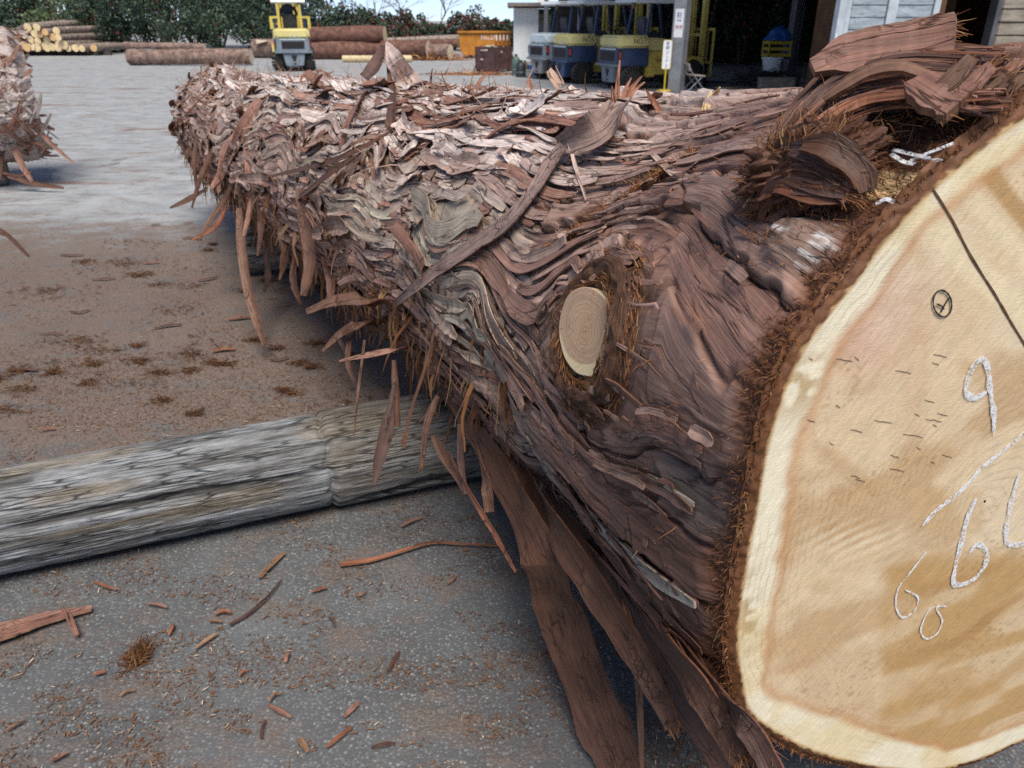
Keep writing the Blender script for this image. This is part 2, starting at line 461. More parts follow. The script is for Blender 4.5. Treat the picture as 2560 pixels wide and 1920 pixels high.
def zone_cols(t, ph, r1, r2, r3):
    """colour of one bark piece from its place on the log and three random numbers"""
    near = 1 - sst(t, .25, .75)
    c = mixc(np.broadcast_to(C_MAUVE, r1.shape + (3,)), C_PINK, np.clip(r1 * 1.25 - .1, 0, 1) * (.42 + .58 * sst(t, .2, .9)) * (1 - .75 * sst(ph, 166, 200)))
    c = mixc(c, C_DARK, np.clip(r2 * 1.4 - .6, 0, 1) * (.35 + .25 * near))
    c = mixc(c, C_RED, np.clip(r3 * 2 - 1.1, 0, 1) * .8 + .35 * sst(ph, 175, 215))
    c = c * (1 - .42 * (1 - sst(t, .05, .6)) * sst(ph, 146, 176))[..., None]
    c = mixc(c, np.array([.66, .59, .56]), sst(r1 + .4 * r2, .35, 1.1) * sst(ph, 158, 122) * sst(t, .5, 1.2) * .85)  # silvery weathering plus sky sheen painted into the colour of the upper side
    lz = np.zeros_like(r1)
    for (t0, p0, a, b, k) in ((1.2, 158, .35, 13, 1), (.88, 176, .22, 12, .9), (.66, 196, .16, 9, .9), (1.55, 165, .5, 12, .5), (2.3, 150, .8, 20, .45), (.10, 171, .08, 3, .8), (3.6, 140, 1.2, 25, .35)):
        lz = np.maximum(lz, k * np.exp(-((t - t0) / a) ** 2 - ((ph - p0) / b) ** 2))
    lz = lz * sst(r3 + r1 * .6, .25, 1.0)
    c = mixc(c, C_LICH, np.clip(lz * 1.25, 0, .92))
    return c
def bark_field(t, ph):
    psi = flow(t, ph)
    chi = t + .12 * (fbm(t * 2, ph / 15, 21) - .5)
    far = sst(t, .7, 1.6)
    f, g, r1, r2, r3 = layer(psi, chi, .080, .50, 100, .28)
    s = np.where(r3 > .3, f, 1 - f)
    ed = sst(f, .0, .09) * sst(f, 1.0, .91)
    hA = .0125 * ed * (.5 + .5 * s) * (.3 + r2) + .007 * r1 + .012 * r2 * np.exp(-(1 - g) * 9) * (.4 + far)
    gapA = np.maximum(sst(f, .07, .0), sst(g, .03, .0))
    f2, g2, q1, q2, q3 = layer(psi + .002 * vn(t * 30, ph, 9), chi, .031, .24, 200, .4)
    s2 = np.where(q3 > .35, f2, 1 - f2)
    ed2 = sst(f2, .0, .16) * sst(f2, 1.0, .84)
    hB = .0050 * ed2 * (.55 + .45 * s2) * (.25 + q2) + .0045 * q1 + .009 * q2 * np.exp(-(1 - g2) * 8) * (.3 + far)
    gapB = np.maximum(sst(f2, .09, .0), sst(g2, .04, .0)) * (.5 + .5 * q3)
    f3, g3, p1, p2, p3 = layer(psi, chi, .0085, .11, 300, .6)
    hC = .0016 * np.sin(np.pi * f3) * p2
    bmask = sst(vn(t * 2.3, psi * 9, 77) + .25 * sst(t, .4, 1.3), .50, .68)
    h = 1.35 * hA + 1.2 * hB * (.35 + .65 * bmask) + hC * (.4 + .6 * sst(vn(t * 3, psi * 14, 78), .35, .6))
    gap = np.maximum(gapA, gapB * bmask)
    h = h - .008 * gapA - .005 * gapB * bmask
    # cross cracks on the smoother plates
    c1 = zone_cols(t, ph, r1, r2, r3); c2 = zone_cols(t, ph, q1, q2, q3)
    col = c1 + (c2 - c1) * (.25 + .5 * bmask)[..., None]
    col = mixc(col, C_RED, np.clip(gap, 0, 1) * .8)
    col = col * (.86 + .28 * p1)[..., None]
    # fibrous collar round the sawn knot
    dk = np.hypot((t - KT) / 1.05, (ph - KP) * YS)
    w = sst(dk, .155, .10)
    an = np.arctan2((ph - KP) * YS, t - KT)
    dkw = dk + .02 * vn(an * 3, dk * 20, 57)
    fib = vn(an * 3.5 + 9, dkw * 260, 55); fib2 = vn(an * 8 + 3, dkw * 60, 56)
    hk = .007 * fib + .010 * fib2 + .030 * np.exp(-((dk - .106) / .022) ** 2) - .03 * sst(dk, .078, .06)
    h = h * (1 - w) + hk * w
    ck = mixc(np.broadcast_to(np.array([.085, .036, .018]), t.shape + (3,)), np.array([.20, .095, .042]), sst(fib * .6 + fib2 * .4, .4, .75) * .7)
    ck = mixc(ck, np.array([.34, .22, .09]), sst(dk, .098, .075) * sst(fib, .2, .6) * .8)
    col = mixc(col, ck, w)
    psi = psi * (1 - w) + (dkw * 1.3 + .4) * w; chi = chi * (1 - w) + (an * .09 + 3) * w
    # torn fibrous seam running up from the collar and along the sawn rim
    a0, b0 = inv(1740, 390), inv(1370, 640)
    dx, dy = b0[0] - a0[0], (b0[1] - a0[1]) * YS
    k = np.clip(((t - a0[0]) * dx + (ph - a0[1]) * YS * dy) / (dx * dx + dy * dy), 0, 1)
    ds = np.hypot(t - a0[0] - k * dx, (ph - a0[1]) * YS - k * dy) + .02 * (vn(t * 40, ph * .8, 61) - .5)
    ws = sst(ds, .032, .012) * .9
    h = h + ws * (.008 * vn(t * 90, ph * 2, 62) - .006); col = mixc(col, np.array([.17, .065, .028]), ws * .85)
    wr = sst(t + .03 * (vn(ph * .5, 3.1, 63) - .5) - .02 * sst(ph, 150, 135), .055, .022)
    h = h * (1 - wr) + (.005 * vn(ph * 9, t * 260, 64) + .005 * vn(ph * 2.3, t * 60, 640) + .003) * wr
    col = mixc(col, np.array([.135, .05, .020]), wr * .92)
    # stripped patch beside the pile: bare red-brown bast, pale wood, resin
    wp = sst(ph, 141, 137.5) * sst(t + .05 * (vn(ph * .6, t * 9, 65) - .5), .26, .20) * sst(ph, 112, 118)
    h = h * (1 - wp) + (.006 * vn(t * 20, psi * 160, 66) + .002) * wp
    col = mixc(col, np.array([.14, .062, .038]) * 1.0, wp * .9); col = col * (1 + wp * (.5 * (vn(t * 8, psi * 240, 67) - .5)))[..., None]
    tc_, pc_ = inv(2275, 462)
    wc = sst(np.hypot((t - .03) / .09, (ph - pc_) / 1.9) + .35 * (vn(t * 22, ph * 1.6, 68) - .5), 1.0, .8) * (t < .16)
    col = mixc(col, np.array([.66, .46, .25]), wc); h = h * (1 - .7 * wc)
    tr, pr = inv(2010, 615)
    wz = sst(np.hypot((t - tr) / .05, (ph - pr) / 3.4), 1.1, .55)
    h = h + .010 * wz + .006 * wz * vn(t * 60, ph * 1.5, 69)
    col = mixc(col, np.array([.24, .16, .125]), wz * .8)
    white = wz * sst(vn(t * 45, ph * 1.9, 70), .55, .7)
    col = mixc(col, np.array([.66, .64, .62]), white * .8)
    # dark wet smear with grit near the cut
    wd = np.exp(-((t - .06) / .10) ** 2 - ((ph - 169) / 5.5) ** 2) * .75
    col = mixc(col, np.array([.055, .042, .045]), wd)
    return h, col, psi, chi
def bark_wrap():
    nt_ = 980
    q = np.linspace(0, 1, nt_); tt = (np.exp(q * math.log(1 + .85 * 6.5)) - 1) / .85
    ph = np.concatenate([np.linspace(50, 258, 790), np.linspace(258, 410, 40)[1:-1]])
    T, PH = np.meshgrid(tt, ph, indexing='ij')
    h, col, psi, chi = bark_field(T, PH)
    d = surf(T, PH)
    # displacement along the radial direction
    c = np.stack([np.interp(T, STN[:, 0], STN[:, k]) for k in (1, 2, 3)], -1)
    nrm = surf_n(T, PH)
    V = d + nrm * (h - .012)[..., None]
    fl = np.stack([chi, psi, T * 0], -1)
    F = grid_faces(len(tt), len(ph), True)
    return raw_mesh('trunk', V, F, True, {'col': col.reshape(-1, 3), 'flow': fl.reshape(-1, 3)}), tt, ph, V
LOG = thing('cedar_log', 'huge butt log with shaggy red-brown peeling bark, sawn knot and chalked end', 'log', (0.42, 1.98, 0.0))
def under(o, par):
    o.parent = par; o.matrix_parent_inverse = Matrix.Translation(par.location).inverted() if par.rotation_euler.z == 0 else par.matrix_basis.inverted(); return o
me, TT, PHS, TV = bark_wrap()
trunk = under(link('trunk', me, BARK), LOG)
tag(trunk, 'trunk covered in wavy shaggy bark plates')

# ---- sawn end
def wood_mat(name, ringn, rough=0.6):
    m, nt, p = nt_new(name); N = NT(nt)
    ca = N.n('ShaderNodeAttribute', attribute_name='col').outputs['Color']
    rho = N.n('ShaderNodeAttribute', attribute_name='rho').outputs['Fac']
    xy = N.n('ShaderNodeAttribute', attribute_name='fxy').outputs['Vector']
    wob = N.noise(xy, 3.5, 4, 0.6)
    r = N.math('MULTIPLY', N.math('ADD', rho, N.math('MULTIPLY', wob, 0.22)), ringn)
    ring = N.math('POWER', N.math('MAXIMUM', N.math('SINE', r, 0.0), 0.0), 3.0)
    amp = N.rng(N.noise(xy, 4.0, 3), 0.46, 0.68)
    k = N.math('ADD', 1.0, N.math('MULTIPLY', N.math('MULTIPLY', ring, amp), -0.20))
    saw = N.noise(N.scale(xy, (40, 900, 1)), 1.0, 2, 0.5)
    rot = N.n('ShaderNodeVectorRotate', rotation_type='Z_AXIS'); nt.links.new(xy, rot.inputs['Vector']); rot.inputs['Angle'].default_value = 0.5
    saw2 = N.noise(N.scale(rot.outputs[0], (700, 20, 1)), 1.0, 2, 0.5)
    k = N.math('MULTIPLY', k, N.rng(saw, 0.3, 0.7, 0.90, 1.07)); k = N.math('MULTIPLY', k, N.rng(saw2, 0.3, 0.7, 0.88, 1.07))
    sw3 = N.n('ShaderNodeVectorRotate', rotation_type='Z_AXIS'); nt.links.new(xy, sw3.inputs['Vector']); sw3.inputs['Angle'].default_value = -0.75
    k = N.math('MULTIPLY', k, N.rng(N.noise(N.scale(sw3.outputs[0], (9, 190, 1)), 1.0, 4, 0.65), 0.3, 0.7, 0.90, 1.06))
    k = N.math('MULTIPLY', k, N.rng(N.noise(xy, 38, 6, 0.75), 0.3, 0.7, 0.90, 1.07))
    k = N.math('MULTIPLY', k, N.rng(N.noise(xy, 260, 3, 0.7), 0.25, 0.75, 0.90, 1.08))
    vm = N.n('ShaderNodeVectorMath', operation='SCALE'); nt.links.new(ca, vm.inputs[0]); nt.links.new(k, vm.inputs['Scale'])
    nt.links.new(vm.outputs[0], p.inputs['Base Color'])
    p.inputs['Roughness'].default_value = rough; p.inputs['Specular IOR Level'].default_value = 0.35
    nt.links.new(N.bump(N.math('ADD', saw, N.math('MULTIPLY', saw2, 0.8)), 0.35, 0.0012), p.inputs['Normal'])
    return m
WOODF = wood_mat('sawn_wood', 230.0)
PITH = facexy(2455, 1250)
def cut_face():
    na, nr = 640, 180
    al = np.linspace(0, 2 * np.pi, na, endpoint=False)
    # outline radius from the pith
    ph = np.linspace(0, 360, 1441)[:-1]; rr = np.interp(ph, AA, RR) + .004 * (vn(ph / 6, 1.5, 4) - .5)
    ox = rr * np.cos(np.radians(ph)) - PITH[0]; oy = rr * np.sin(np.radians(ph)) - PITH[1]
    oa = np.arctan2(oy, ox); o = np.argsort(oa); R0 = np.interp(al, np.concatenate([oa[o] - 2 * np.pi, oa[o], oa[o] + 2 * np.pi]), np.tile(np.hypot(ox, oy)[o], 3))
    rho = np.concatenate([np.linspace(0.004, 1, nr - 8), [1.004, 1.009, 1.015, 1.021, 1.027, 1.033, 1.039, 1.045]])
    RH, AL = np.meshgrid(rho, al, indexing='ij')
    x = PITH[0] + RH * R0 * np.cos(AL); y = PITH[1] + RH * R0 * np.sin(AL)
    P = C0 + x[..., None] * E0 + y[..., None] * np.array([0, 0, 1])
    Q = proj(P); U, Vv = Q[..., 0], Q[..., 1]
    wob = (fbm(x * 5, y * 5, 201) - .5)
    r = RH + .025 * wob
    wood = np.array([.73, .56, .36])
    col = np.broadcast_to(wood, RH.shape + (3,)).copy()
    col = mixc(col, np.array([.76, .61, .42]), sst(fbm(x * 4, y * 4, 203), .42, .6) * .9)
    col = mixc(col, np.array([.52, .32, .15]), sst(fbm(x * 5 + 4, y * 9, 204, 4), .5, .68) * .65)
    # pinkish heartwood near the upper left
    pk = np.exp(-((U - 2170) / 130) ** 2 - ((Vv - 800) / 150) ** 2)
    col = mixc(col, np.array([.72, .48, .37]), pk * .8)
    # amber lower right field with a saw step along its left edge
    edge = sst(U + 60 * wob, 2165, 2225) * sst(Vv, 1330, 1420)
    col = mixc(col, np.array([.53, .33, .14]), edge * (.40 + .6 * sst(vn(x * 9 + 2 * wob, y * 26, 206), .3, .7)))
    arc = np.sin((np.hypot((x - PITH[0]) * 1.0, (y - PITH[1] - .02) * .8)) * 55 + 5 * wob)
    col = mixc(col, np.array([.46, .26, .10]), sst(arc, .55, .95) * np.exp(-((U - 2420) / 190) ** 2 - ((Vv - 1540) / 170) ** 2) * .95)
    # diagonal streaks in the upper right field
    dg = (x * .62 + y * .78); dgp = (x * .78 - y * .62)
    stq = vn(dg * 34 + 2 * vn(dgp * 3, dg * 3, 207), dgp * 2.2, 208)
    up = sst(Vv, 1020, 700) * sst(U, 2050, 2250)
    col = mixc(col, np.array([.46, .26, .09]), sst(stq, .52, .75) * up * .8)
    col = mixc(col, np.array([.82, .68, .45]), sst(stq, .45, .2) * up * .8)
    # cut-plane patches from the saw
    def patch(poly, w, c):
        nonlocal col
        m = np.ones_like(U)
        for (u0, v0), (u1, v1) in zip(poly, poly[1:] + poly[:1]):
            s = ((u1 - u0) * (Vv - v0) - (v1 - v0) * (U - u0)) / math.hypot(u1 - u0, v1 - v0)
            m = m * sst(s, -14, 18)
        col = mixc(col, np.array(c), m * w)
    patch([(2075, 1110), (2175, 1190), (2185, 1240), (2120, 1215), (2040, 1120)], .5, (.52, .31, .15))
    patch([(2010, 1100), (2060, 1095), (2140, 1250), (2080, 1260)], .3, (.56, .34, .17))
    patch([(2200, 1215), (2330, 1215), (2330, 1330), (2260, 1420), (2200, 1400)], .4, (.60, .42, .25))
    patch([(2235, 1220), (2460, 1215), (2450, 1330), (2300, 1330)], .35, (.58, .38, .17))
    patch([(1960, 1650), (2185, 1600), (2185, 1880), (2060, 1860)], .35, (.56, .35, .19))
    patch([(2270, 700), (2330, 700), (2300, 1130), (2240, 1130)], .22, (.55, .32, .17))
    # saw ripples low on the left of the pith, grey handling dirt
    rip = np.sin((y - .25 * x) * 330 + 14 * wob) * np.exp(-((U - 2120) / 130) ** 2 - ((Vv - 1340) / 45) ** 2)
    col = mixc(col, np.array([.50, .30, .14]), np.clip(rip, 0, 1) * .6); col = mixc(col, np.array([.82, .70, .50]), np.clip(-rip, 0, 1) * .5)
    spk = sst(vn(x * 150, y * 210, 231), .74, .86) * sst(fbm(x * 7, y * 7, 232), .42, .6)
    col = mixc(col, np.array([.38, .24, .12]), spk * .55)
    # sapwood
    dd = (1 - r) * R0
    left = .022 + .030 * sst(Vv, 1500, 1800) + .05 * wob + .008 * (vn(x * 40, y * 40, 221) - .5)
    sap = sst(dd, left + .018, left - .004)
    line = np.exp(-((dd - left - .012) / .012) ** 2)
    col = mixc(col, np.array([.56, .28, .125]), line * .62)
    sapc = mixc(np.broadcast_to(np.array([.80, .66, .41]), col.shape), np.array([.85, .76, .57]), sst(fbm(x * 8, y * 8, 211), .4, .6))
    col = col * (1 - sap[..., None]) + sapc * sap[..., None]
    rg = np.maximum(np.exp(-((Vv - 960) / 75) ** 2), np.exp(-((Vv - 1520) / 110) ** 2 - ((U - 1865) / 28) ** 2)) * sst(dd, .055, .03) * sst(vn(x * 60, y * 90, 212), .3, .6)
    col = mixc(col, np.array([.42, .25, .08]), rg * .7)
    col = mixc(col, np.array([.45, .26, .09]), sst(RH, .990, 1.0) * .8)
    brk = sst(RH + .006 * (vn(AL * 60, RH * 30, 214) - .5), 1.0, 1.006)
    bc = mixc(np.broadcast_to(np.array([.11, .040, .016]), col.shape), np.array([.21, .09, .035]), vn(AL * 140, RH * 160, 213))
    col = col * (1 - brk[..., None]) + bc * brk[..., None]
    col = np.where(brk[..., None] < .5, col * np.array([1.06, 1.07, 1.05]), col)
    P = P + N0 * (.004 - .010 * sst(RH, 1.0, 1.045) + brk * .005 * (vn(AL * 110, RH * 190, 215) + vn(AL * 40, RH * 90, 216) - 1))[..., None]
    fxy = np.stack([x, y, x * 0], -1)
    F = grid_faces(len(rho), na, True)
    return raw_mesh('cut_face', P, F, True, {'col': np.clip(col, 0, 1).reshape(-1, 3), 'rho': np.clip(RH, 0, 1.1).ravel(), 'fxy': fxy.reshape(-1, 3)})
face = under(link('cut_face', cut_face(), WOODF), LOG)
tag(face, 'pale sawn end of the log with chalk numbers')
# back end of the log
_b = surf(np.full(80, 6.5), np.linspace(0, 360, 81)[:-1], -.01)
_bc = _b.mean(0); _bv = [tuple(p) for p in _b] + [tuple(_bc + (p - _bc) * .5) for p in _b]
mb = MB(); mb.add(_bv, [(k, (k + 1) % 80, 80 + (k + 1) % 80, 80 + k) for k in range(80)] + [tuple(80 + k for k in range(80))])
under(mb.build('end_face', mat('log_end', (.6, .43, .24), .7, .15, 12)), LOG)

# ---- chalk, crayon and crack on the sawn end
CHALK = None
def chalk_mat():
    m, nt, p = nt_new('chalk'); N = NT(nt)
    tc = N.n('ShaderNodeTexCoord').outputs['Object']
    p.inputs['Base Color'].default_value = (.80, .81, .82, 1); p.inputs['Roughness'].default_value = .95
    tr = N.n('ShaderNodeBsdfTransparent'); mx = N.n('ShaderNodeMixShader')
    f = N.rng(N.math('ADD', N.math('MULTIPLY', N.noise(tc, 330, 3, .75), .6), N.math('MULTIPLY', N.noise(tc, 85, 2), .4)), .43, .56)
    nt.links.new(f, mx.inputs[0]); nt.links.new(tr.outputs[0], mx.inputs[1]); nt.links.new(p.outputs[0], mx.inputs[2])
    nt.links.new(mx.outputs[0], [n for n in nt.nodes if n.type == 'OUTPUT_MATERIAL'][0].inputs[0])
    return m
CHALK = chalk_mat()
def crom(P, n):
    P = np.asarray(P, float); k = len(P)
    Q = np.concatenate([[2 * P[0] - P[1]], P, [2 * P[-1] - P[-2]]])
    u = np.linspace(0, k - 1 - 1e-9, n); i = np.floor(u).astype(int); f = (u - i)[:, None]
    a, b, c, d = Q[i], Q[i + 1], Q[i + 2], Q[i + 3]
    return .5 * (2 * b + (c - a) * f + (2 * a - 5 * b + 4 * c - d) * f ** 2 + (3 * b - a - 3 * c + d) * f ** 3)
def stroke(name, pix, w, material, parent, h=.0062, n=40, lab=None, taper=True, th=.0006):
    q = crom(np.array([facexy(*p) for p in pix]), n)
    d = np.gradient(q, axis=0); d /= np.linalg.norm(d, axis=1, keepdims=True); s = np.stack([-d[:, 1], d[:, 0]], 1)
    ww = w * (.6 + .7 * vn(np.arange(n) * .8, len(pix) + w * 999, 5))
    if taper: ww = ww * np.minimum(1, np.minimum(np.arange(n) + 1, np.arange(n)[::-1] + 1) / 2.5)
    rows = []
    for sgn, hh in ((-1, h), (1, h), (1, h - th), (-1, h - th)):
        xy = q + s * (ww * sgn / 2)[:, None]
        rows.append(C0 + xy[:, :1] * E0 + xy[:, 1:] * np.array([0, 0, 1]) + N0 * hh)
    V = np.stack(rows, 1).reshape(-1, 3)
    o = under(link(name, raw_mesh(name, V, grid_faces(n, 4, True), False), material), LOG)
    o.parent = parent; o.matrix_parent_inverse = Matrix.Identity(4)
    if lab: o['label'] = lab
    return o
def zpix(x, y): return (1800 + x * .7357, 700 + y * .7357)
def zp(*l): return [zpix(*p) for p in l]
stroke('chalk_mark', zp((893, 372), (862, 392), (828, 384), (826, 340), (850, 285), (880, 262), (898, 300), (903, 350), (910, 395), (918, 450), (918, 520)), .0092, CHALK, face, lab='chalk numeral nine')
stroke('chalk_mark', zp((1045, 495), (960, 565), (880, 630), (800, 715), (730, 770), (675, 828)), .0080, CHALK, face, lab='long slanted chalk stroke')
stroke('chalk_mark', zp((858, 735), (830, 800), (800, 920), (782, 1010), (800, 1028), (850, 1010), (890, 960), (893, 915), (865, 890), (835, 920)), .0096, CHALK, face, lab='chalk numeral six')
stroke('chalk_mark', zp((1005, 650), (975, 760), (960, 860), (975, 890), (1025, 885), (1060, 840)), .0092, CHALK, face, lab='chalk numeral six at the right')
stroke('chalk_mark', zp((690, 915), (640, 980), (595, 1040), (588, 1100), (610, 1138), (650, 1115), (662, 1070), (620, 1045)), .0034, CHALK, face, lab='thin chalk loop')
stroke('chalk_mark', zp((760, 1100), (725, 1105), (745, 1150), (725, 1195), (690, 1210), (672, 1180), (695, 1120), (720, 1100)), .0034, CHALK, face, lab='thin chalk loop')
CRAYON = mat('black_crayon', (.02, .02, .02), .7, .2, 300)
stroke('crayon_ring', [(2346 + 23 * math.cos(a) - 3 * math.sin(a), 755 - 33 * math.sin(a)) for a in np.linspace(0, 2 * math.pi, 17)], .0020, CRAYON, face, taper=False)
stroke('crayon_stroke', [(2332, 756), (2345, 762), (2350, 770)], .0018, CRAYON, face); stroke('crayon_stroke', [(2364, 738), (2352, 758), (2342, 778)], .0018, CRAYON, face)
CRACK = mat('crack_dark', (.10, .045, .02), .9, .3, 80)
stroke('crack', [(2322, 468), (2370, 545), (2420, 640), (2480, 735), (2530, 820), (2600, 930)], .0026, CRACK, face, h=.0052, lab='long dark crack across the sawn end')
for k in range(24):
    u, v = 2000 + 350 * rng.random(), 880 + 320 * rng.random(); L = 10 + 42 * rng.random() ** 2
    stroke('hair_crack', [(u + L * q, v + 7 * q + .9 * rng.normal()) for q in np.linspace(0, 1, 5)], .0004, CRACK, face, h=.0050, n=14)

# ---- the sawn knot
def knot_disc():
    kp = surf(np.array(KT), np.array(KP)); kn = surf_n(np.array(KT), np.array(KP))
    kn = kn + np.array([.06, -.16, .0]); kn /= np.linalg.norm(kn)
    ax = np.cross(np.array([0, 0, 1.0]), kn); ax /= np.linalg.norm(ax); up = np.cross(kn, ax)
    n = 96; al = np.linspace(0, 2 * np.pi, n, endpoint=False)
    rho = np.concatenate([np.linspace(.01, 1, 40), [1.0]])
    RH, AL = np.meshgrid(rho, al, indexing='ij')
    R = (1 + .05 * np.cos(2 * AL + .5) + .05 * (vn(np.cos(AL) * 2 + 3, np.sin(AL) * 2 + 3, 8) - .5))
    x = .088 * RH * R * np.cos(AL); y = .075 * RH * R * np.sin(AL)
    off = np.full(RH.shape, -.003); off[-1] = -.05
    P = kp + x[..., None] * ax + y[..., None] * up + off[..., None] * kn
    col = np.broadcast_to(np.array([.60, .405, .26]), RH.shape + (3,)).copy()
    col = mixc(col, np.array([.53, .38, .26]), sst(fbm(x * 40, y * 40, 3), .4, .6) * .7)
    col = mixc(col, np.array([.40, .25, .14]), sst(np.sin(RH * 62 + 2.5 * fbm(x * 30, y * 30, 6)), .35, 1) * .5)
    sd = RH + .16 * np.cos(AL + .75)      # sapwood crescent low on the near side
    col = mixc(col, np.array([.36, .22, .11]), np.exp(-((sd - .62) / .02) ** 2) * .5)
    col = mixc(col, np.array([.80, .66, .40]), sst(sd, .86, .92))
    col = mixc(col, np.array([.34, .22, .10]), np.exp(-(np.hypot(x * 60, y * 25)) ** 2) * .6 * sst(vn(x * 400, y * 400, 2), .4, .6))
    col[-1] = (.25, .15, .06)
    fxy = np.stack([x * 3, y * 3, x * 0], -1)
    return raw_mesh('knot', P, grid_faces(len(rho), n, True), True, {'col': col.reshape(-1, 3), 'rho': (RH * .35).ravel(), 'fxy': fxy.reshape(-1, 3)})
knot = under(link('knot', knot_disc(), WOODF), LOG)
tag(knot, 'pale sawn-off branch knot in the bark')

# ================================================================== loose bark on the log
def ribbons(P, Nn, W, th, M=4, curl=0.0, jag=0.0, seed=0):
    """N closed ribbons at once. P,Nn:(N,K,3) W:(N,K) th,curl: scalar or (N,) -> V (N,K*2M,3), F for one ribbon"""
    N_, K = W.shape
    T = np.gradient(P, axis=1); T /= np.linalg.norm(T, axis=-1, keepdims=True) + 1e-9
    B = np.cross(Nn, T); B /= np.linalg.norm(B, axis=-1, keepdims=True) + 1e-9
    U = np.cross(T, B)
    th = np.broadcast_to(np.asarray(th, float), (N_,))[:, None, None]; curl = np.broadcast_to(np.asarray(curl, float), (N_,))[:, None, None]
    x = np.linspace(-1, 1, M)[None, None, :]
    jit = 1 + jag * (np.random.default_rng(seed).random((N_, K, M)) - .5)
    off = x * jit * (W / 2)[..., None]
    hgt = curl * (x ** 2) * (W / 2)[..., None]
    top = P[:, :, None, :] + B[:, :, None, :] * off[..., None] + U[:, :, None, :] * (hgt + th / 2)[..., None]
    bot = P[:, :, None, :] + B[:, :, None, :] * off[..., None] + U[:, :, None, :] * (hgt - th / 2)[..., None]
    ring = np.concatenate([top, bot[:, :, ::-1]], 2)
    V = ring.reshape(N_, K * 2 * M, 3)
    F = grid_faces(K, 2 * M, True)
    c = [[i, i + 1, 2 * M - 2 - i, 2 * M - 1 - i] for i in range(M - 1)]
    cap = np.array([q[::-1] for q in c] + [[(K - 1) * 2 * M + a for a in q] for q in c])
    return V, np.concatenate([F, cap])
def rib_attrs(N_, K, M, L, W, col, seed=0, under_col=None):
    r = np.random.default_rng(seed)
    s = np.linspace(0, 1, K)[None, :, None] * np.broadcast_to(np.asarray(L, float), (N_,))[:, None, None] + r.random((N_, 1, 1)) * 50
    xx = np.concatenate([np.linspace(-1, 1, M), np.linspace(1, -1, M)])[None, None, :]
    y = xx * (W / 2)[..., None] + r.random((N_, 1, 1)) * 50
    fl = np.stack(np.broadcast_arrays(s, y, y * 0), -1).reshape(N_, -1, 3)
    c = np.broadcast_to(col[:, None, None, :], (N_, K, 2 * M, 3)).copy()
    if under_col is not None: c[:, :, M:] = under_col[:, None, None, :]
    c *= (.85 + .3 * r.random((N_, K, 1, 1)))
    return fl, c.reshape(N_, -1, 3)
def joined(name, V, F, fl, col, material, parent=None, kind='stuff', smooth=False):
    N_, k, _ = V.shape
    FF = (F[None] + (np.arange(N_) * k)[:, None, None]).reshape(-1, F.shape[1])
    o = link(name, raw_mesh(name, V.reshape(-1, 3), FF, smooth, {'col': col.reshape(-1, 3), 'flow': fl.reshape(-1, 3)}), material)
    if parent: under(o, parent)
    if kind: o['kind'] = kind
    return o
def singles(name, V, F, fl, col, material, parent):
    for k in range(len(V)):
        under(link(name, raw_mesh(name, V[k], F, False, {'col': col[k], 'flow': fl[k]}), material), parent)
def trace(t0, p0, n, step):
    T = [t0]; Pp = [p0]; t, p = t0.copy(), p0.copy()
    for _ in range(n - 1):
        e = .004
        gt = (flow(t + e, p) - flow(t - e, p)) / (2 * e); gy = (flow(t, p + e / YS) - flow(t, p - e / YS)) / (2 * e)
        d = np.hypot(gt, gy) + 1e-9; s = np.sign(gy + 1e-9)
        t = t + s * gy / d * step; p = p - s * gt / d * step / YS
        t = np.clip(t, .03, 6.4); T.append(t); Pp.append(p)
    return np.stack(T, 1), np.stack(Pp, 1)
def flow_strips(n, seed, tr, pr, Lr, Wr, K, lift, th, M=4, curl=.25, far_bias=1.0, both=.3, jag=.15):
    r = np.random.default_rng(seed)
    t0 = tr[0] + (tr[1] - tr[0]) * r.random(n) ** far_bias; p0 = pr[0] + (pr[1] - pr[0]) * r.random(n)
    L = Lr[0] + (Lr[1] - Lr[0]) * r.random(n) ** 1.6
    T, Pp = trace(t0, p0, K, L / (K - 1))
    k = np.linspace(0, 1, K)[None]
    rev = r.random(n) < .5
    kk = np.where(rev[:, None], 1 - k, k)
    lf = (lift[0] + (lift[1] - lift[0]) * r.random(n) ** 2.2)[:, None]
    hh = .010 + .006 * r.random((n, 1)) + lf * kk ** 2.6 + (r.random((n, 1)) < both) * lf * .6 * (1 - kk) ** 3
    hh = hh + .006 * (vn(np.linspace(0, K / 3.0, K)[None] + 0 * T, np.arange(n)[:, None] * 2.3, seed + 3) - .5)
    P0 = surf(T, Pp); Nn = surf_n(T, Pp)
    P = P0 + Nn * hh[..., None]
    side = np.cross(Nn, np.gradient(P0, axis=1)); side /= np.linalg.norm(side, axis=-1, keepdims=True) + 1e-9
    P = P + side * ((r.random((n, 1)) - .5) * lf * 1.2 * kk ** 2)[..., None]
    w = (Wr[0] + (Wr[1] - Wr[0]) * r.random(n) ** 1.5)[:, None] * (.7 + .6 * vn(np.linspace(0, K / 4.0, K)[None] + 0 * T, np.arange(n)[:, None] * 3.7, seed))
    w = w * np.minimum(1, .35 + r.random((n, 1)) * .5 + 3 * np.minimum(k, 1 - k))
    tw = (r.random((n, 1)) - .5) * 1.2 * kk ** 2
    Nt = Nn + side * tw[..., None]
    V, F = ribbons(P, Nt, w, th, M, curl * (r.random(n) - .35) * 2, jag, seed + 1)
    a, b, c = r.random(n), r.random(n), r.random(n)
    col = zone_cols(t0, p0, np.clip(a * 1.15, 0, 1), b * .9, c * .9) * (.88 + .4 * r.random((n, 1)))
    uc = mixc(np.broadcast_to(C_RED, (n, 3)), C_TAN, r.random(n) * .7)
    fl, cc = rib_attrs(n, K, M, L, w, col, seed, uc)
    return V, F, fl, cc
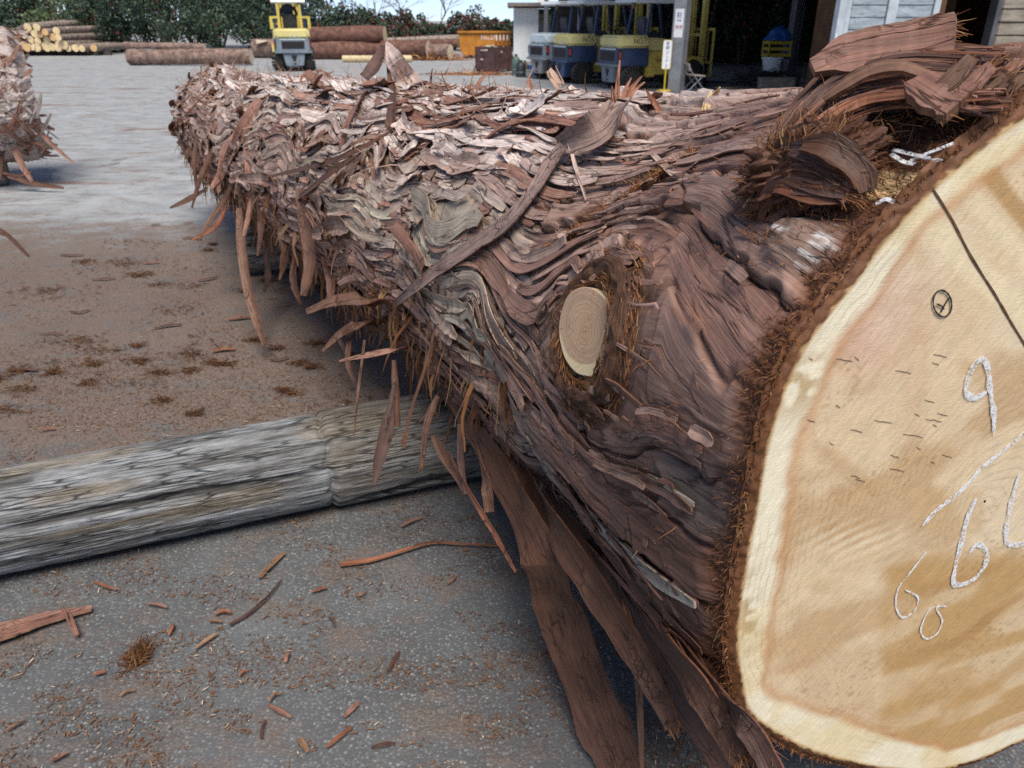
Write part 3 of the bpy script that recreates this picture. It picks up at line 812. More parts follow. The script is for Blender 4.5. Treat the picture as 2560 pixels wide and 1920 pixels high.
def keep_clear(V, F, fl, cc):
    """drop strips that would cover the knot, the stripped patch or stick out past the sawn end"""
    c = V.mean(1); kp = surf(np.array(KT), np.array(KP))
    ok = np.linalg.norm(V - kp, axis=2).min(1) > .085
    ok &= (((V - C0) @ N0).max(1) < -.012)
    q = proj(c); ok &= ~((q[:, 0] > 1930) & (q[:, 1] < 690))
    return V[ok], F, fl[ok], cc[ok]
# individual strips: long plates that follow the grain
S1 = keep_clear(*flow_strips(165, 41, (.30, 4.8), (100, 205), (.25, 1.0), (.010, .040), 34, (.001, .022), .0028, far_bias=1.1, jag=.06))
singles('bark_strip', *S1, BARK, LOG)
S1b = keep_clear(*flow_strips(38, 45, (.04, .75), (120, 205), (.18, .5), (.010, .032), 26, (.001, .014), .003, jag=.06))
singles('bark_strip', *S1b, BARK, LOG)
# smaller flakes and curls, too many to tell apart
S2 = keep_clear(*flow_strips(1250, 42, (.9, 6.4), (95, 225), (.07, .30), (.010, .036), 9, (.001, .028), .0018, M=3, far_bias=1.1))
joined('bark_flakes', *S2, BARK, LOG)
S3 = keep_clear(*flow_strips(330, 43, (.03, 1.0), (118, 215), (.03, .14), (.004, .020), 7, (.0, .010), .0014, M=3))
joined('bark_flakes', *S3, BARK, LOG)
# big curled plates towards the far end
S4 = keep_clear(*flow_strips(170, 44, (1.0, 6.3), (96, 190), (.18, .55), (.022, .065), 20, (.006, .075), .003, M=5, curl=.5))
joined('bark_plates', *S4, BARK, LOG)

def fibres(name, roots, dirs, L, W, col, seed, grav=.0, wig=.25, K=6, th=.0007, parent=LOG, label=None):
    r = np.random.default_rng(seed); n = len(roots)
    P = [roots]; d = dirs / np.linalg.norm(dirs, axis=1, keepdims=True)
    for k in range(K - 1):
        d = d + wig * (r.random((n, 3)) - .5) * 2 + np.array([0, 0, -grav]); d /= np.linalg.norm(d, axis=1, keepdims=True)
        P.append(P[-1] + d * (L / (K - 1))[:, None])
    P = np.stack(P, 1); P[..., 2] = np.maximum(P[..., 2], .004)
    Nn = np.broadcast_to((r.random((n, 1, 3)) - .5), P.shape) + np.array([-.2, -.5, .4])
    w = W[:, None] * np.linspace(1, .25, K)[None]
    V, F = ribbons(P, Nn, w, th, 2, 0, 0, seed)
    fl, cc = rib_attrs(n, K, 2, L, w, col, seed)
    return joined(name, V, F, fl, cc, FIBRE, parent)
def fcols(n, seed, bright=1.0):
    r = np.random.default_rng(seed); a = r.random(n); b = r.random(n)
    c = mixc(np.broadcast_to(np.array([.11, .042, .02]), (n, 3)), np.array([.30, .13, .05]), a)
    c = mixc(c, np.array([.42, .26, .12]), (b > .88) * .7)
    return c * bright
# frayed bast along the sawn rim
r = np.random.default_rng(50); n = 2600
ph = 118 + 110 * r.random(n); tt = .0 + .05 * r.random(n) ** 1.5
nn = surf_n(tt, ph); root = surf(tt, ph) - nn * .004
fibres('rim_fibres', root, nn * .6 + N0 * .3 * (r.random((n, 1)) - .4) + (r.random((n, 3)) - .5) * 1.4, .004 + .012 * r.random(n) ** 2, .0008 + .0012 * r.random(n), fcols(n, 51, .75), 52, .1, .3)
# fibres of the knot collar, orange on the far side
n = 1500; an = r.random(n) * 2 * np.pi; rr = .075 + .075 * r.random(n) ** 1.3
tt = KT + rr * np.cos(an) * 1.05; ph = KP + rr * np.sin(an) / YS
nn = surf_n(tt, ph); root = surf(tt, ph) + nn * .012
tan_ = surf(KT + rr * np.cos(an + .15) * 1.05, KP + rr * np.sin(an + .15) / YS) - surf(tt, ph); tan_ /= np.linalg.norm(tan_, axis=1, keepdims=True)
og = np.exp(-((an - .2) / .9) ** 2)
cc = fcols(n, 53); cc = mixc(cc, np.array([.42, .19, .055]), og * (r.random(n) > .4) * .8)
fibres('knot_fibres', root, tan_ + nn * .18 * r.random((n, 1)) + (r.random((n, 3)) - .5) * .5, .008 + .026 * r.random(n) ** 1.5, .001 + .0022 * r.random(n), cc * .9, 54, .03, .15)
# torn seam above the knot
a0, b0 = inv(1740, 390), inv(1370, 640); n = 1100; k = r.random(n)
tt = a0[0] + (b0[0] - a0[0]) * k + .02 * (r.random(n) - .5); ph = a0[1] + (b0[1] - a0[1]) * k + 2.2 * (r.random(n) - .5)
nn = surf_n(tt, ph); root = surf(tt, ph) + nn * .008
fibres('seam_fibres', root, nn * .5 + (r.random((n, 3)) - .5) * 1.8, .006 + .02 * r.random(n) ** 2, .0008 + .0014 * r.random(n), fcols(n, 55, 1.1), 56, .08, .25)
# sparse hairs over the whole bark
n = 700; tt = .1 + 4 * r.random(n) ** 1.6; ph = 105 + 95 * r.random(n)
nn = surf_n(tt, ph); root = surf(tt, ph) + nn * .012
fibres('stray_fibres', root, nn * .35 + (r.random((n, 3)) - .5) * 1.5, .008 + .03 * r.random(n) ** 2, .0006 + .0010 * r.random(n), fcols(n, 57, 1.0), 58, .06, .15)
# shaggy skirt hanging under the far half of the log
n = 800; tt = .75 + 5.5 * r.random(n) ** 1.15; ph = 176 + 58 * r.random(n)
nn = surf_n(tt, ph); root = surf(tt, ph) + nn * .006
cc = fcols(n, 59); cc = mixc(cc, np.array([.26, .16, .10]), (r.random(n) > .6) * .8)
fibres('skirt_fibres', root, nn * (.5 * r.random((n, 1)) + .05) + np.array([0, 0, -.6]) + (r.random((n, 3)) - .5) * 1.0, .04 + .17 * r.random(n) ** 1.6, .003 + .018 * r.random(n) ** 2, cc * .72, 60, .35, .3, 8, .0016)
# tufts on the far end and along the top edge
n = 900; tt = np.where(r.random(n) < .6, 4.2 + 2.2 * r.random(n), 1.4 + 3 * r.random(n)); ph = 88 + 60 * r.random(n)
nn = surf_n(tt, ph); root = surf(tt, ph) + nn * .006
cc = mixc(fcols(n, 61), C_PINK, (r.random(n) > .5) * .6)
fibres('crown_fibres', root, nn * .7 + (r.random((n, 3)) - .5) * 1.3, .03 + .12 * r.random(n) ** 2, .002 + .005 * r.random(n), cc, 62, .08, .3, 6, .001)

def dlog(u, v):
    t, p = inv(u, v); P = surf(np.array(t), np.array(p)); return float(CT * P[1] - STH * (P[2] - CAMH))
def strip(pix, w, col, facing=None, th=.003, K=26, curl=.2, under_c=None, twist=0.0, name='bark_strip', seed=None, frayed=0, lab=None):
    """pix: (u, v, depth) with depth a number, or ('s', off) for lying on the log"""
    seed = seed or (len(pix) * 97 + int(pix[0][0]))
    r = np.random.default_rng(seed); P = []; Nn = []
    for q in pix:
        if isinstance(q[2], tuple):
            t, p = inv(q[0], q[1]); n_ = surf_n(np.array(t), np.array(p)); d = dlog(q[0], q[1]) - q[2][1] * 1.2
            P.append(pt(q[0], q[1], d)); Nn.append(n_)
        else:
            P.append(pt(q[0], q[1], q[2])); Nn.append(np.array([-.25, -.75, .5]))
    if facing is not None: Nn = [np.array(facing, float)] * len(P)
    P = crom(P, K)[None]; Nn = crom(Nn, K)
    ws = np.interp(np.linspace(0, 1, K), np.linspace(0, 1, len(w)), w) * (.88 + .24 * vn(np.arange(K) * .45, seed * 1.3, 4))
    T = np.gradient(P[0], axis=0); T /= np.linalg.norm(T, axis=1, keepdims=True); B = np.cross(Nn, T)
    a = np.linspace(0, twist, K)[:, None]; Nn = (Nn * np.cos(a) + B * np.sin(a))[None]
    P[..., 2] = np.maximum(P[..., 2], .006)
    V, F = ribbons(P, Nn, ws[None], th, 6, curl, .05, seed)
    L = np.linalg.norm(np.diff(P[0], axis=0), axis=1).sum()
    fl, cc = rib_attrs(1, K, 6, L, ws[None], np.array(col)[None], seed, np.array(under_c if under_c is not None else C_RED * 1.2)[None])
    o = under(link(name, raw_mesh(name, V[0], F, False, {'col': cc[0], 'flow': fl[0]}), BARK), LOG)
    if lab: o['label'] = lab
    if frayed:
        e = P[0, -1]; d = P[0, -1] - P[0, -3]; d /= np.linalg.norm(d)
        rt = e - d * .04 * r.random((frayed, 1)) + np.cross(Nn[0, -1], d) * ((r.random((frayed, 1)) - .5) * ws[-1])
        FR.append((rt, d + (r.random((frayed, 3)) - .5) * .7))
    return o
FR = []
MA, PK, RD, DK, TN = C_MAUVE, C_PINK, C_RED, C_DARK, C_TAN
BRN = np.array([.115, .054, .033]); LBR = np.array([.145, .078, .05])
S = lambda o: ('s', o)
d1 = dlog(1200, 1080)
# wide sheets that hang from the root swell to the asphalt
strip([(1090, 930, S(.02)), (1180, 1060, S(.03)), (1270, 1210, S(.05)), (1345, 1370, 1.64), (1395, 1500, 1.70), (1435, 1620, 1.73), (1490, 1760, 1.73), (1550, 1900, 1.69), (1600, 2010, 1.64)], [.05, .085, .12, .13, .14, .145, .14], BRN, (-.55, -.75, .25), .004, 40, .12, LBR, lab='wide bark sheet hanging to the asphalt')
strip([(1240, 1060, S(.02)), (1320, 1190, S(.04)), (1400, 1330, 1.56), (1500, 1480, 1.43), (1590, 1620, 1.33), (1650, 1730, 1.29), (1685, 1820, 1.27)], [.03, .05, .065, .07, .06, .045, .03], BRN * .85, (-.6, -.7, .2), .005, 36, .3, RD, frayed=90)
strip([(1370, 1210, S(.02)), (1450, 1330, S(.03)), (1560, 1500, 1.50), (1650, 1660, 1.42), (1740, 1800, 1.34), (1840, 1960, 1.26)], [.03, .045, .06, .06, .055, .05], DK * 1.3, (-.6, -.6, .2), .004, 36, .25)
strip([(1430, 1250, S(.03)), (1530, 1360, S(.035)), (1620, 1480, 1.25), (1700, 1600, 1.16), (1790, 1750, 1.08)], [.02, .04, .045, .04, .03], BRN * .8, (-.7, -.6, .3), .004, 30, .2, frayed=60)
strip([(1350, 1150, S(.02)), (1440, 1250, S(.03)), (1540, 1350, S(.03)), (1640, 1440, S(.03)), (1740, 1510, S(.025))], [.02, .035, .035, .03, .012], np.array([.34, .31, .26]), None, .005, 30, .25, lab='pale grey weathered bark plate edge')
strip([(1400, 1270, S(.035)), (1500, 1390, S(.04)), (1600, 1500, S(.045)), (1670, 1580, S(.05))], [.02, .03, .03, .015], MA, None, .004, 26, .2)
strip([(1560, 1450, S(.02)), (1640, 1560, S(.03)), (1720, 1680, 1.06), (1800, 1800, 1.0), (1850, 1900, .96)], [.03, .05, .05, .045, .03], BRN * .7, (-.6, -.6, .2), .004, 28, .2, frayed=60)
strip([(1700, 1600, S(.02)), (1780, 1720, 1.02), (1850, 1830, .98), (1900, 1950, .95)], [.02, .035, .04, .04], BRN * .75, (-.6, -.6, .2), .004, 24, .2, frayed=40)
strip([(1760, 1680, S(.015)), (1840, 1780, .96), (1900, 1860, .93), (1950, 1960, .90)], [.02, .03, .035, .03], DK * 1.2, (-.5, -.7, .2), .004, 24, .2, frayed=40)
strip([(1530, 1440, S(.02)), (1572, 1540, 1.36), (1594, 1680, 1.42), (1602, 1820, 1.46), (1606, 1960, 1.48)], [.010, .014, .016, .012, .006], LBR, (-.2, -.9, .1), .002)
strip([(1120, 1130, S(.03)), (1180, 1240, 1.75), (1240, 1340, 1.66), (1290, 1430, 1.6)], [.01, .016, .014, .006], RD * 1.5, (-.6, -.7, .2), .002)
strip([(1195, 1120, S(.02)), (1215, 1200, 1.80), (1225, 1280, 1.78)], [.018, .03, .028], LBR, (-.4, -.8, .2), .003, 16)
# strips standing off the lower left of the swell
strip([(1130, 900, S(.02)), (1050, 820, S(.03)), (980, 765, S(.07)), (910, 745, 2.26), (840, 748, 2.25), (765, 778, 2.24)], [.03, .05, .055, .05, .04, .02], BRN, (-.35, -.6, .7), .003, 28, -.3, lab='curved bark strip sticking out from the log')
strip([(1040, 850, S(.02)), (970, 805, S(.05)), (905, 805, 2.30), (850, 832, 2.29), (806, 878, 2.28)], [.02, .04, .04, .03, .012], BRN * .85, (-.3, -.6, .7), .003, 24, -.3)
strip([(1040, 862, S(.06)), (985, 875, 2.21), (920, 888, 2.20), (848, 903, 2.19)], [.006, .018, .018, .006], MA, (-.3, -.6, .6), .002)
strip([(990, 940, 2.21), (978, 1010, 2.20), (966, 1080, 2.19), (948, 1150, 2.18), (932, 1212, 2.17)], [.006, .02, .042, .034, .006], DK * 1.25, (-.1, -.9, .2), .003, 24, .3, twist=.4, lab='dark leaf-shaped bark strip dangling before the timber')
strip([(1095, 712, S(.05)), (1092, 800, 2.06), (1066, 910, 2.08), (1030, 1020, 2.10), (1008, 1110, 2.11)], [.004, .008, .009, .008, .010], BRN, (-.3, -.9, .1), .002, 26, frayed=50)
strip([(1095, 990, 2.14), (1068, 1060, 2.13), (1055, 1160, 2.12)], [.015, .022, .010], BRN, (-.3, -.8, .2), .002, 18, frayed=30)
strip([(1085, 1090, 2.12), (1115, 1150, 2.11), (1148, 1200, 2.10), (1163, 1240, 2.09)], [.018, .026, .018, .008], BRN, (-.3, -.8, .2), .0025, 18)
strip([(1150, 1060, 2.08), (1153, 1150, 2.07), (1166, 1235, 2.06)], [.012, .02, .010], DK * 1.5, (-.3, -.8, .2), .0025, 18)
strip([(912, 850, 2.28), (898, 960, 2.27), (884, 1090, 2.26)], [.006, .010, .003], LBR, (-.2, -.9, .2), .002, 18)
strip([(985, 900, 2.21), (990, 980, 2.21), (994, 1065, 2.21)], [.012, .026, .020], BRN, (-.3, -.8, .2), .0025, 18)
strip([(880, 800, 2.33), (870, 900, 2.32), (888, 955, 2.31)], [.015, .018, .008], BRN * .9, (-.3, -.8, .2), .0025, 18)
strip([(840, 835, 2.38), (870, 890, 2.37), (880, 950, 2.36)], [.008, .02, .01], DK * 1.3, (-.3, -.8, .2), .0025, 16)
# strips draped over the far half
strip([(690, 225, S(.03)), (650, 262, S(.05)), (600, 350, S(.06)), (562, 430, S(.08)), (528, 474, 4.4)], [.04, .09, .11, .09, .03], MA * 1.05, (-.5, -.7, .4), .004, 28, .3, lab='broad purple-brown bark strip draped over the log')
strip([(612, 345, S(.06)), (624, 420, S(.07)), (630, 500, 3.9), (612, 590, 3.88)], [.03, .055, .05, .02], MA * 1.3, (-.4, -.8, .2), .003, 24, .3)
strip([(755, 470, S(.08)), (765, 560, 3.0), (778, 650, 2.98), (760, 740, 2.97)], [.05, .06, .055, .03], BRN, (-.3, -.9, .1), .003, 24, .3)
strip([(600, 520, 4.0), (608, 620, 3.98), (622, 720, 3.95), (645, 800, 3.9), (664, 858, 3.75)], [.04, .06, .055, .06, .04], LBR * 1.3, (-.3, -.9, .2), .004, 26, .4, frayed=30, lab='pale bark strip hanging down to the yard')
strip([(590, 440, S(.04)), (560, 500, 4.3), (520, 560, 4.28), (500, 600, 4.2)], [.03, .04, .03, .012], LBR, (-.3, -.8, .4), .003, 20)
strip([(668, 442, S(.10)), (760, 422, S(.10)), (860, 392, S(.10)), (990, 322, S(.08))], [.008, .022, .024, .006], BRN, (-.3, -.8, .6), .003, 24, lab='thin dark bark strip lying across the pale bark')
strip([(700, 528, S(.12)), (770, 478, S(.12)), (830, 430, S(.11)), (890, 390, S(.10))], [.006, .026, .03, .01], BRN * .9, (-.3, -.8, .6), .003, 24)
strip([(434, 322, 4.9), (480, 270, 4.95), (540, 215, S(.10)), (615, 180, S(.06))], [.004, .010, .010, .004], BRN, (-.3, -.8, .6), .004, 20)
strip([(852, 378, S(.04)), (868, 320, S(.08)), (895, 262, S(.13)), (918, 235, S(.10))], [.02, .045, .06, .03], MA * .9, (-.6, -.6, .3), .003, 20, .3)
strip([(975, 330, S(.05)), (980, 290, S(.10)), (985, 235, S(.10)), (978, 205, S(.06))], [.02, .05, .05, .03], BRN, (-.4, -.8, .3), .003, 20, .3)
for q in (((590, 330), (560, 380), (545, 450)), ((640, 470), (655, 560), (645, 640)), ((700, 560), (715, 640), (700, 700)), ((810, 640), (830, 720), (815, 770)), ((540, 360), (505, 440), (480, 520)), ((500, 300), (488, 400), (492, 480)), ((575, 480), (545, 560), (480, 600)), ((520, 470), (470, 500), (425, 520)), ((660, 600), (672, 690), (660, 730)), ((740, 620), (735, 700), (752, 760))):
    d0 = dlog(*q[0]); strip([(q[0][0], q[0][1], S(.03)), (q[1][0], q[1][1], d0 - .05), (q[2][0], q[2][1], d0 - .04)], [.02, .045, .012], [BRN, LBR, MA, RD * 1.6][q[0][0] % 4], (-.4, -.8, .3), .003, 18, .3)
# the long loose strip lying diagonally over the log
strip([(930, 812, S(.10)), (1010, 742, S(.09)), (1100, 672, S(.07)), (1190, 612, S(.05)), (1270, 556, S(.05)), (1335, 478, S(.06)), (1385, 398, S(.08)), (1430, 342, S(.11))], [.010, .024, .034, .045, .052, .05, .046, .04], np.array([.30, .205, .175]), None, .005, 44, .15, BRN, lab='long loose bark strip lying slantwise on the log')
strip([(1395, 360, S(.10)), (1450, 345, S(.13)), (1505, 318, S(.16)), (1555, 262, S(.20))], [.03, .06, .075, .05], np.array([.27, .185, .155]), (-.5, -.8, .2), .005, 20, .5, lab='torn twisted end of bark strip')
strip([(1212, 350, S(.04)), (1260, 318, S(.07)), (1320, 300, S(.09)), (1385, 303, S(.08)), (1450, 318, S(.06))], [.015, .035, .04, .035, .02], MA * 1.2, None, .004, 24, .2)
strip([(1420, 345, S(.12)), (1440, 420, S(.06)), (1466, 500, S(.03))], [.010, .008, .004], PK * 1.1, None, .002, 14)
strip([(1625, 380, S(.02)), (1680, 430, S(.04)), (1740, 470, S(.02))], [.008, .016, .008], PK, None, .003, 14)
# upright folded strip on the skyline
strip([(1040, 250, S(.0)), (1018, 205, S(.06)), (985, 150, 3.05), (958, 112, 3.05)], [.11, .10, .075, .04], np.array([.52, .40, .36]), (.1, -.95, .25), .004, 20, .25, lab='stiff upright bark strip on the skyline')
strip([(958, 112, 3.05), (950, 140, 3.02), (935, 170, 3.0), (912, 196, 2.99)], [.02, .045, .055, .045], DK * 1.4, (-.3, -.9, .3), .003, 18, .3)
strip([(985, 240, S(.02)), (975, 200, 3.06), (968, 150, 3.06)], [.03, .02, .01], BRN, (-.1, -.9, .2), .003, 14)
strip([(1075, 225, S(.01)), (1078, 195, S(.08)), (1081, 172, 2.85)], [.012, .008, .003], DK * 1.5, (-.1, -.9, .2), .003, 12)
# splinters and tufts on the top edge
strip([(1372, 176, 2.35), (1392, 205, 2.33), (1415, 240, S(.0))], [.022, .026, .024], np.array([.55, .37, .27]), (-.2, -.9, .2), .004, 12)
strip([(1425, 215, 2.3), (1440, 235, 2.28), (1460, 250, S(.0))], [.012, .03, .03], np.array([.60, .50, .44]), (-.2, -.7, .5), .003, 12)
for a in ((1770, 280, 1800, 218, .020), (1762, 285, 1778, 228, .018)):
    strip([(a[0], a[1], S(.0)), ((a[0] + a[2]) / 2 - 2, (a[1] + a[3]) / 2, S(.05)), (a[2], a[3], 1.62)], [a[4], a[4] * .9, .003], np.array([.58, .42, .22]), (-.2, -.9, .2), .003, 12)
for a in ((1545, 258, 1550, 150), (1555, 255, 1578, 195), (1560, 250, 1605, 190), (1562, 250, 1612, 205), (1540, 262, 1530, 215), (1650, 270, 1612, 222), (750, 205, 770, 175), (735, 205, 718, 185), (800, 200, 835, 178), (1190, 215, 1225, 180), (1330, 215, 1322, 190)):
    d0 = dlog(a[0], a[1] + 15); strip([(a[0], a[1] + 8, d0), ((a[0] * .6 + a[2] * .4) - 3, (a[1] * .6 + a[3] * .4), d0), (a[2], a[3], d0)], [.010, .012, .003], RD * 1.9, (-.2, -.9, .2), .002, 12)

# ---- the heap of torn bark by the sawn end
r = np.random.default_rng(70)
ARC0 = np.array([(1880, 455, 1.00), (1950, 335, 1.02), (2060, 205, 1.03), (2180, 145, 1.0), (2320, 125, .96), (2460, 140, .91), (2545, 150, .88)])
ARC1 = np.array([(1885, 500, .97), (1965, 410, .96), (2070, 315, .95), (2190, 262, .93), (2320, 262, .865), (2450, 285, .81), (2545, 255, .79)])
HEAP = []
for k in range(430):
    lam = (k * .618) % 1; back = r.random()
    A = ARC0 * (1 - lam) + ARC1 * lam
    a, b = (0.0 if r.random() < .55 else .35 * r.random()), 1 - .45 * r.random() ** 2
    q = crom(A, 30)[int(a * 29):max(int(b * 29), int(a * 29) + 8)]
    q = q[np.linspace(0, len(q) - 1, 6).astype(int)].copy()
    q[:, 0] += r.normal(0, 10); q[:, 1] += r.normal(0, 9) + np.linspace(-1, 1, 6) ** 2 * r.normal(0, 14); q[:, 2] += (.04 * back * (1 - lam) + r.normal(0, .008) - .01)
    w = (.008 + .016 * r.random() ** 1.4) if k < 34 else (.0025 + .008 * r.random() ** 1.6)
    c = [BRN * 1.2, MA * 1.3, RD * 1.5, LBR * 1.2, DK * 1.4][r.integers(5)] * (.8 + .5 * r.random())
    fc_ = (-.5 + .3 * r.normal(), -.7 + .3 * r.normal(), .7 + .4 * r.normal())
    if k < 34:
        strip([tuple(x) for x in q], [w * .6, w, w * 1.1, w, w * (.4 + .6 * r.random())], c, fc_, .002 + .003 * r.random(), 22, .3 * r.normal(), LBR, twist=.5 * r.normal(), seed=700 + k, frayed=6)
    else: HEAP.append((crom(np.array([pt(*x) for x in q]), 18), np.broadcast_to(np.array(fc_), (18, 3)), w * np.interp(np.linspace(0, 1, 18), [0, .2, .8, 1], [.5, 1, 1, .4]), c))
V, F = ribbons(np.stack([x[0] for x in HEAP]), np.stack([x[1] for x in HEAP]), np.stack([x[2] for x in HEAP]), .002, 3, .3, .1, 5)
fl, cc = rib_attrs(len(HEAP), 18, 3, .35, np.stack([x[2] for x in HEAP]), np.stack([x[3] for x in HEAP]), 6)
joined('heap_strands', V, F, fl, cc, BARK, LOG)
# thick slab on top with a sawn end, and a broken one lower down
def slab(pix, w, th, col, facing, lab, seed):
    return strip(pix, w, col, facing, th, 22, .05, TN, 0, 'bark_slab', seed, 30, lab)
slab([(2030, 172, 1.0), (2110, 142, .99), (2210, 126, .97), (2310, 112, .95), (2388, 96, .93)], [.02, .05, .06, .062, .062], .014, MA * .95, (-.35, -.75, .55), 'thick bark slab with a square sawn end on the heap', 801)
slab([(2120, 118, 1.01), (2200, 97, 1.0), (2300, 82, .98), (2385, 66, .96)], [.015, .03, .035, .03], .012, np.array([.30, .19, .13]), (-.3, -.7, .6), 'ragged upper layer of bark slab', 802)
slab([(2290, 205, .85), (2330, 230, .83), (2370, 252, .82), (2402, 264, .81)], [.03, .045, .048, .05], .013, MA * .95, (-.3, -.7, .7), 'short broken bark slab jutting from the heap', 803)
slab([(2060, 250, .94), (2150, 190, .92), (2240, 168, .90), (2330, 195, .88)], [.010, .018, .020, .012], .006, np.array([.17, .09, .058]), (-.2, -.6, .8), 'bent bark slab in the heap', 804)
for k in range(9):
    u0 = 2330 + 130 * r.random(); v0 = 255 - 60 * r.random()
    strip([(u0, v0 + 40, .83), (u0 + 45, v0 + 10, .82), (u0 + 95 + 30 * r.random(), v0 - 30 - 20 * r.random(), .81)], [.012, .02, .014], [MA, BRN, LBR][k % 3], (-.3, -.7, .6), .005, 12, .2, LBR, seed=820 + k, frayed=14)
# dark fibrous clump below the heap
def clump():
    nu, nv = 130, 90
    a = np.linspace(0, 2 * np.pi, nu, endpoint=False); b = np.linspace(.02, np.pi - .02, nv)
    B, A = np.meshgrid(b, a, indexing='ij')
    d = np.stack([np.sin(B) * np.cos(A), np.sin(B) * np.sin(A), np.cos(B)], -1)
    c = pt(2020, 445, .935); ax = pt(2130, 405, .90) - pt(1900, 490, 1.0); ax /= np.linalg.norm(ax)
    up = np.array([0, 0, 1.0]); up -= ax * (up @ ax); up /= np.linalg.norm(up); sd = np.cross(ax, up)
    rr = 1 + .5 * (fbm(A * 4 + 3, B * 3, 91) - .5) + .35 * (vn(d[..., 2] * 16 + 3 * d[..., 1], d[..., 0] * 2.5 + 5, 92) - .5)
    x = d * rr[..., None]
    P = c + x[..., :1] * ax * .085 + x[..., 1:2] * sd * .05 + x[..., 2:] * up * .062
    col = mixc(np.broadcast_to(np.array([.085, .034, .018]), P.shape), np.array([.16, .075, .045]), vn(d[..., 2] * 20, d[..., 0] * 3, 93))
    fl = np.stack([x[..., 0] * .1, x[..., 2] * .08, x[..., 1] * .05], -1)
    return raw_mesh('bark_clump', P, grid_faces(nv, nu, True), False, {'col': col.reshape(-1, 3), 'flow': fl.reshape(-1, 3)}), c, ax, up, sd
cm, cc_, cax, cup, csd = clump()
under(link('bark_clump', cm, BARK), LOG)['label'] = 'dark matted clump of fibrous bark'
n = 1600; d = r.normal(size=(n, 3)); d /= np.linalg.norm(d, axis=1, keepdims=True)
root = cc_ + d[:, :1] * cax * .078 + d[:, 1:2] * csd * .046 + d[:, 2:] * cup * .056
fibres('clump_fibres', root, cax * r.normal(.2, .6, (n, 1)) + cup * r.normal(0, .5, (n, 1)) + d * .35, .012 + .03 * r.random(n) ** 1.5, .0006 + .0014 * r.random(n), fcols(n, 94, .85), 95, .05, .3)
for k in range(16):
    lam = r.random(); u0, v0 = 1890 + 30 * r.random(), 560 - 150 * lam
    strip([(u0, v0, .96), (1930 + 40 * lam, v0 - 45 - 40 * r.random(), .92), (2030 + 30 * r.random(), 395 + 110 * (1 - lam) - 40 * r.random(), .87), (2110 + 60 * r.random(), 410 + 90 * (1 - lam) + 30 * r.random(), .85)], [.008, .018, .02, .008], [DK * 1.3, BRN, MA, RD][k % 4], (-.4, -.8, .3), .003, 18, .3, RD, seed=840 + k, frayed=16)
strip([(2010, 368, .88), (2060, 372, .86), (2110, 400, .85), (2150, 440, .845), (2165, 480, .845)], [.015, .03, .034, .03, .02], BRN * .9, (-.2, -.8, .5), .008, 20, .5, RD, seed=860, frayed=30)
# bast fibres spilling all over the heap
n = 1500; lam = r.random(n); k = r.random(n) * 29
A = np.stack([crom(ARC0, 30), crom(ARC1, 30)]); ki = k.astype(int)
q = A[0][ki] * (1 - lam[:, None]) + A[1][ki] * lam[:, None] + np.stack([r.normal(0, 14, n), r.normal(8, 16, n), .06 * r.random(n)], 1)
root = np.stack([pt(*x) for x in q])
fibres('heap_fibres', root, np.array([.6, -.1, .1]) * r.normal(0, 1, (n, 1)) + r.normal(0, .6, (n, 3)), .010 + .03 * r.random(n) ** 2, .0005 + .0012 * r.random(n), fcols(n, 96, 1.15), 97, .1, .35)
n = 1800; u = 1900 + 420 * r.random(n); v = 560 - 330 * (u - 1900) / 420 * .9 + r.normal(0, 55, n)
root = np.stack([pt(a, b, min(dlog(a, b), 1.25) - .01) for a, b in zip(u[:300], v[:300])]); root = np.repeat(root, 6, 0) + r.normal(0, .012, (1800, 3)); _cp = surf(np.array(.02), np.array(inv(2275, 462)[1])); root = root[np.linalg.norm(root - _cp, axis=1) > .075]; n = len(root)
fibres('patch_fibres', root, r.normal(0, 1, (n, 3)), .006 + .02 * r.random(n) ** 2, .0005 + .0010 * r.random(n), fcols(n, 98, 1.0), 99, .1, .4)
# chalk cross on the bare bast
def bark_chalk(pix):
    P = np.array([pt(u, v, dlog(u, v) - .008) for u, v in pix]); K = 24; P = crom(P, K)[None]
    Nn = np.broadcast_to(surf_n(*[np.array(x) for x in inv(*pix[0])]), P.shape)
    V, F = ribbons(P, Nn, np.full((1, K), .005), .001, 2)
    o = link('chalk_mark', raw_mesh('chalk_mark', V[0], F, False), CHALK); under(o, LOG)
for q in ([(2232, 374), (2290, 388), (2350, 402), (2390, 412)], [(2384, 358), (2340, 375), (2290, 395), (2270, 408)], [(2228, 385), (2260, 405), (2285, 410)], [(2190, 510), (2215, 498), (2235, 505)]): bark_chalk(q)
if FR:
    rt = np.concatenate([a for a, b in FR]); dd = np.concatenate([b for a, b in FR]); n = len(rt)
    fibres('frayed_ends', rt, dd, .008 + .018 * r.random(n), .0007 + .0014 * r.random(n), fcols(n, 120), 121, .05, .15)

